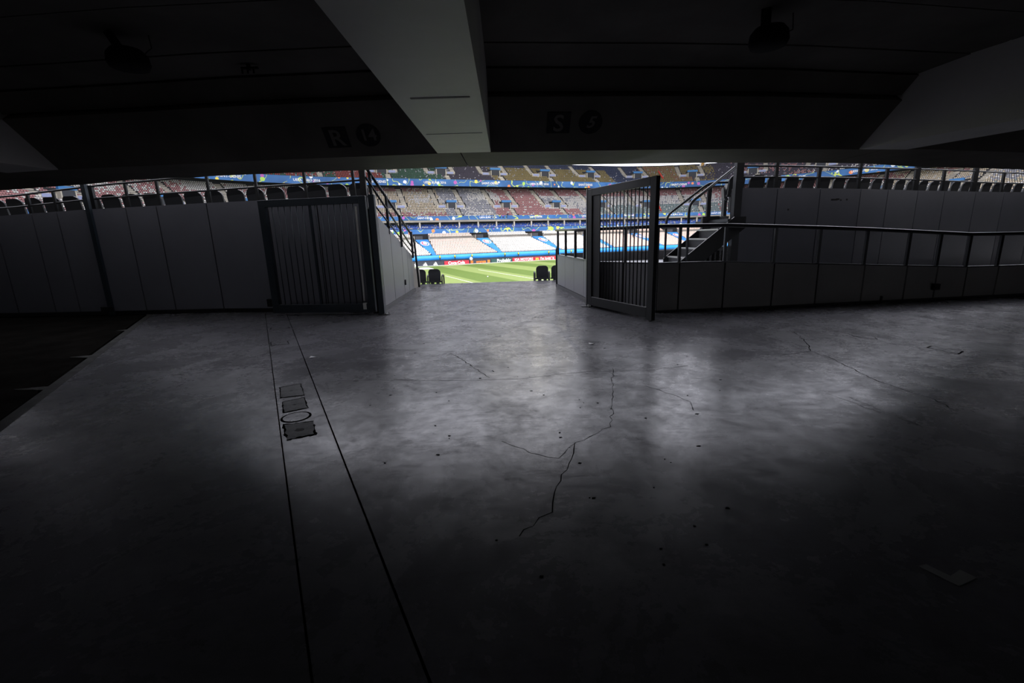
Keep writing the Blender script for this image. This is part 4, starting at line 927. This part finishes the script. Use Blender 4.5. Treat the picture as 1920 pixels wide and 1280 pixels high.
for i in pick:
    x, y, z, th, c, _ = ALL[i]; c = int(c)
    if c not in protos:
        me = bpy.data.meshes.new('stand_seat'); me.from_pydata([tuple(v) for v in SV], [], [tuple(int(k) for k in f) for f in SF]); me.materials.append(M['s_' + SEATK[c]]); protos[c] = me
    o = bpy.data.objects.new('stand_seat', protos[c]); COL.objects.link(o); o.location = (x, y, z); o.rotation_euler = (0, 0, A - th)
    cn = {'white': 'white', 'pink': 'dusty pink', 'beige': 'beige', 'grey': 'grey'}.get(SEATK[c], SEATK[c])
    tag(o, 'small %s seat in the middle stand, seen between the rails above the left wall' % cn, 'seat', '%s stand seats above the left wall' % cn)

# mast and people
t = thing('banner_mast', 'ochre vertical mast with white edges at the top of the upper stand', 'mast', bw(97, 52.6, 28)[0])
out, tan = bdir(97); p, _ = bw(97, 52.6, 0)
for nm, m_, o0, w_ in [('mast_core', M['gold'], 0, 1.1), ('edge_strip', M['white'], -.9, .5), ('edge_strip', M['white'], .9, .5)]:
    a = p + tan * (o0 - w_ / 2); b = p + tan * (o0 + w_ / 2); c = b + out * .4; e = a + out * .4
    MB().prism([(a.x, a.y), (b.x, b.y), (c.x, c.y), (e.x, e.y)], 27.0, 33.5 if nm == 'mast_core' else 30.6).build(nm, m_, t)
tag(MB().lathe([(.03, -.11), (.08, -.08), (.11, 0), (.08, .08), (.03, .11)], (0, 0, 0), 12).build('football', M['ball'], None, smooth=True), 'white ball lying on the pitch, near the white line', 'ball')
bpy.data.objects['football'].location = CEN + AV * -21.2 + BV * -2 + Vector((0, 0, -4.79))
t = tag(MB().lathe([(.12, -.45), (.34, -.3), (.45, 0), (.34, .3), (.12, .45)], (0, 0, 0), 14).build('white_balloon', M['ball'], None, smooth=True), 'round white ball-shaped object in front of the blue tube', 'ball')
t.location = CEN + AV * -10.2 + BV * 42.4 + Vector((0, 0, -3.55))
def person_mesh(seated, name):
    J = {}; E = []; R = {}
    def j(n, p, r): J[n] = len(J); R[n] = (p, r)
    if not seated:
        j('pel', (0, 0, .95), .15); j('waist', (0, 0, 1.12), .14); j('chest', (0, 0, 1.36), .17); j('neck', (0, 0, 1.52), .06); j('head', (0, -.01, 1.64), .10); j('crown', (0, 0, 1.74), .09)
        for s in (-1, 1):
            j('hip%d' % s, (s * .1, 0, .88), .10); j('knee%d' % s, (s * .11, -.02, .49), .07); j('ank%d' % s, (s * .11, .02, .09), .05); j('toe%d' % s, (s * .13, -.15, .04), .04)
            j('sh%d' % s, (s * .19, 0, 1.43), .07); j('elb%d' % s, (s * .25, .02, 1.14), .05); j('wr%d' % s, (s * .24, -.10, .90), .035); j('hd%d' % s, (s * .235, -.13, .81), .035)
    else:
        j('pel', (0, 0, .5), .16); j('waist', (0, 0, .68), .15); j('chest', (0, .02, .92), .17); j('neck', (0, 0, 1.08), .06); j('head', (0, -.02, 1.2), .10); j('crown', (0, 0, 1.30), .09)
        for s in (-1, 1):
            j('hip%d' % s, (s * .1, -.05, .47), .10); j('knee%d' % s, (s * .12, -.45, .47), .075); j('ank%d' % s, (s * .12, -.45, .08), .05); j('toe%d' % s, (s * .13, -.6, .04), .04)
            j('sh%d' % s, (s * .19, 0, .99), .07); j('elb%d' % s, (s * .25, -.08, .74), .05); j('wr%d' % s, (s * .15, -.32, .6), .035); j('hd%d' % s, (s * .12, -.40, .58), .035)
    for a, b in [('pel', 'waist'), ('waist', 'chest'), ('chest', 'neck'), ('neck', 'head'), ('head', 'crown')]: E.append((J[a], J[b]))
    for s in ('-1', '1'):
        for a, b in [('pel', 'hip'), ('hip', 'knee'), ('knee', 'ank'), ('ank', 'toe'), ('chest', 'sh'), ('sh', 'elb'), ('elb', 'wr'), ('wr', 'hd')]:
            aa = a if a in ('pel', 'chest') else a + s; E.append((J[aa], J[b + s]))
    me = bpy.data.meshes.new(name + '_skeleton'); me.from_pydata([R[n][0] for n in J], E, []); o = bpy.data.objects.new(name, me); COL.objects.link(o)
    md = o.modifiers.new('skin', 'SKIN'); sv = me.skin_vertices[0].data
    for n, i in J.items(): sv[i].radius = (R[n][1], R[n][1] * (.7 if n in ('pel', 'waist', 'chest') else 1))
    sv[0].use_root = True
    ss = o.modifiers.new('sub', 'SUBSURF'); ss.levels = 1
    bpy.context.view_layer.update(); out_ = bpy.data.meshes.new_from_object(o.evaluated_get(bpy.context.evaluated_depsgraph_get())); out_.name = name
    bpy.data.objects.remove(o); return out_
def make_person(seated, cloth, torso, label, group, hair=True):
    t = thing('person', label, 'person', group=group); me = person_mesh(seated, 'body')
    me.materials.clear(); me.materials.append(cloth); me.materials.append(M['skin']); hz = 1.1 if seated else 1.54
    for p in me.polygons:
        c = p.center
        if c.z > hz or (not seated and c.z < .90 and abs(c.x) > .19) or (seated and c.y < -.3 and c.z > .52 and abs(c.x) < .2 and c.z < .66): p.material_index = 1
        p.use_smooth = True
    b = bpy.data.objects.new('body', me); COL.objects.link(b); b.parent = t
    z0, z1, y0 = ((.52, 1.04, .0) if seated else (.98, 1.48, 0))
    prof = [(.19, z0), (.185, z0 + .2), (.215, z1 - .14), (.17, z1)]
    m = MB().lathe(prof, (0, 0, 0), 14); m.v = [(x, y * .72 + y0, z) for x, y, z in m.v]; m.build('vest', torso, t, local=True, smooth=True)
    hc = 1.31 if seated else 1.745
    MB().lathe([(.10, -.03), (.105, .0), (.085, .045), (.03, .068)], (0, .018, hc), 14).build('hair', M['hair'], t, local=True, smooth=True)
    ez = hc - .07; f = MB()
    for sx in (-1, 1): f.box((sx * .035 - .012, -.118, ez), (sx * .035 + .012, -.085, ez + .012))
    f.box((-.025, -.112, ez - .075), (.025, -.08, ez - .066)); f.build('eyes_and_mouth', M['hair'], t, local=True)
    MB().ext([(-.014, -.10, ez - .04), (.014, -.10, ez - .04), (0, -.10, ez + .01)], (0, -.03, -.006)).build('nose', M['skin'], t, local=True)
    return t
def at_uv(u, v, z): p = CEN + AV * u + BV * v; return (p.x, p.y, z)
steward = None
spots = [(-18.2, 'first from the left'), (-14.1, 'second from the left'), (-9.3, 'third from the left'), (.3, 'above the dark green board'), (4.4, 'above the left end of the red boards'), (14.0, 'just left of the passage railing'), (21.4, 'seen through the passage railing'), (52, 'seen left of the steel stair')]
for u, w_ in spots:
    lab = 'person in yellow vest by the blue tube, ' + w_
    loc = at_uv(u, 44.3, -3.98)
    if steward is None: steward = make_person(False, M['navycloth'], M['vest'], lab, 'stewards before the blue tube'); steward.location = loc; steward.rotation_euler = (0, 0, A)
    else: dup(steward, loc, A + random.uniform(-.5, .5), lab)
duck = struct('trim_1', 'low grey plinth behind the advertising boards', 'plinth')
MB().wall(at_uv(-60, 43.3, 0)[:2], at_uv(60, 43.3, 0)[:2], -4.96, -3.98, 2.0).build('plinth', M['adblack'], duck)
def seat_pos(T, q, r): p, th = bw(q, T[0] + T[3] * r + .15, T[1] + T[4] * r); return (p.x, p.y, p.z), A - th
red = None; rn = 0
for T, rr_ in ((UPP, [(81.5, r) for r in range(3, 10)]), (MID, [(76.5 + .15 * r, r) for r in range(3, 16)])):
    for q, r in rr_[::-1]:
        rn += 1; loc, rz = seat_pos(T, q, r); lab = 'person in red sitting on the far aisle, %s from the top of the red line' % nth(rn)
        if red is None: red = make_person(True, M['redcloth'], M['redcloth'], lab, 'people in red down the far aisle'); red.location = loc; red.rotation_euler = (0, 0, rz)
        else: dup(red, loc, rz, lab)
dk = None
for i, (q, r) in enumerate([(6.2, 0), (7.0, 0), (9.2, 0), (10.3, 0), (11.6, 0), (12.4, 1)]):
    loc, rz = seat_pos(MID, q, r); lab = 'person in dark clothes seated behind the middle stand parapet, %s from the left' % nth(i + 1)
    if dk is None: dk = make_person(True, M['navycloth'], M['navycloth'], lab, 'seated people behind the parapet banner'); dk.location = loc; dk.rotation_euler = (0, 0, rz)
    else: dup(dk, loc, rz, lab)
st = None
for i, (q, r) in enumerate([(52, 18), (53.5, 17), (54.3, 18), (55.2, 19), (56.8, 18), (58, 17), (58.8, 19), (55.5, 14), (57.2, 16), (54.6, 12)]):
    loc, rz = seat_pos(LOW, q, r); lab = 'person in dark clothes in the lower stand beyond the stair, %s figure from the left' % nth(i + 1)
    if st is None: st = make_person(False, M['navycloth'], M['navycloth'], lab, 'people standing in the lower stand'); st.location = loc; st.rotation_euler = (0, 0, rz)
    else: dup(st, loc, rz, lab)
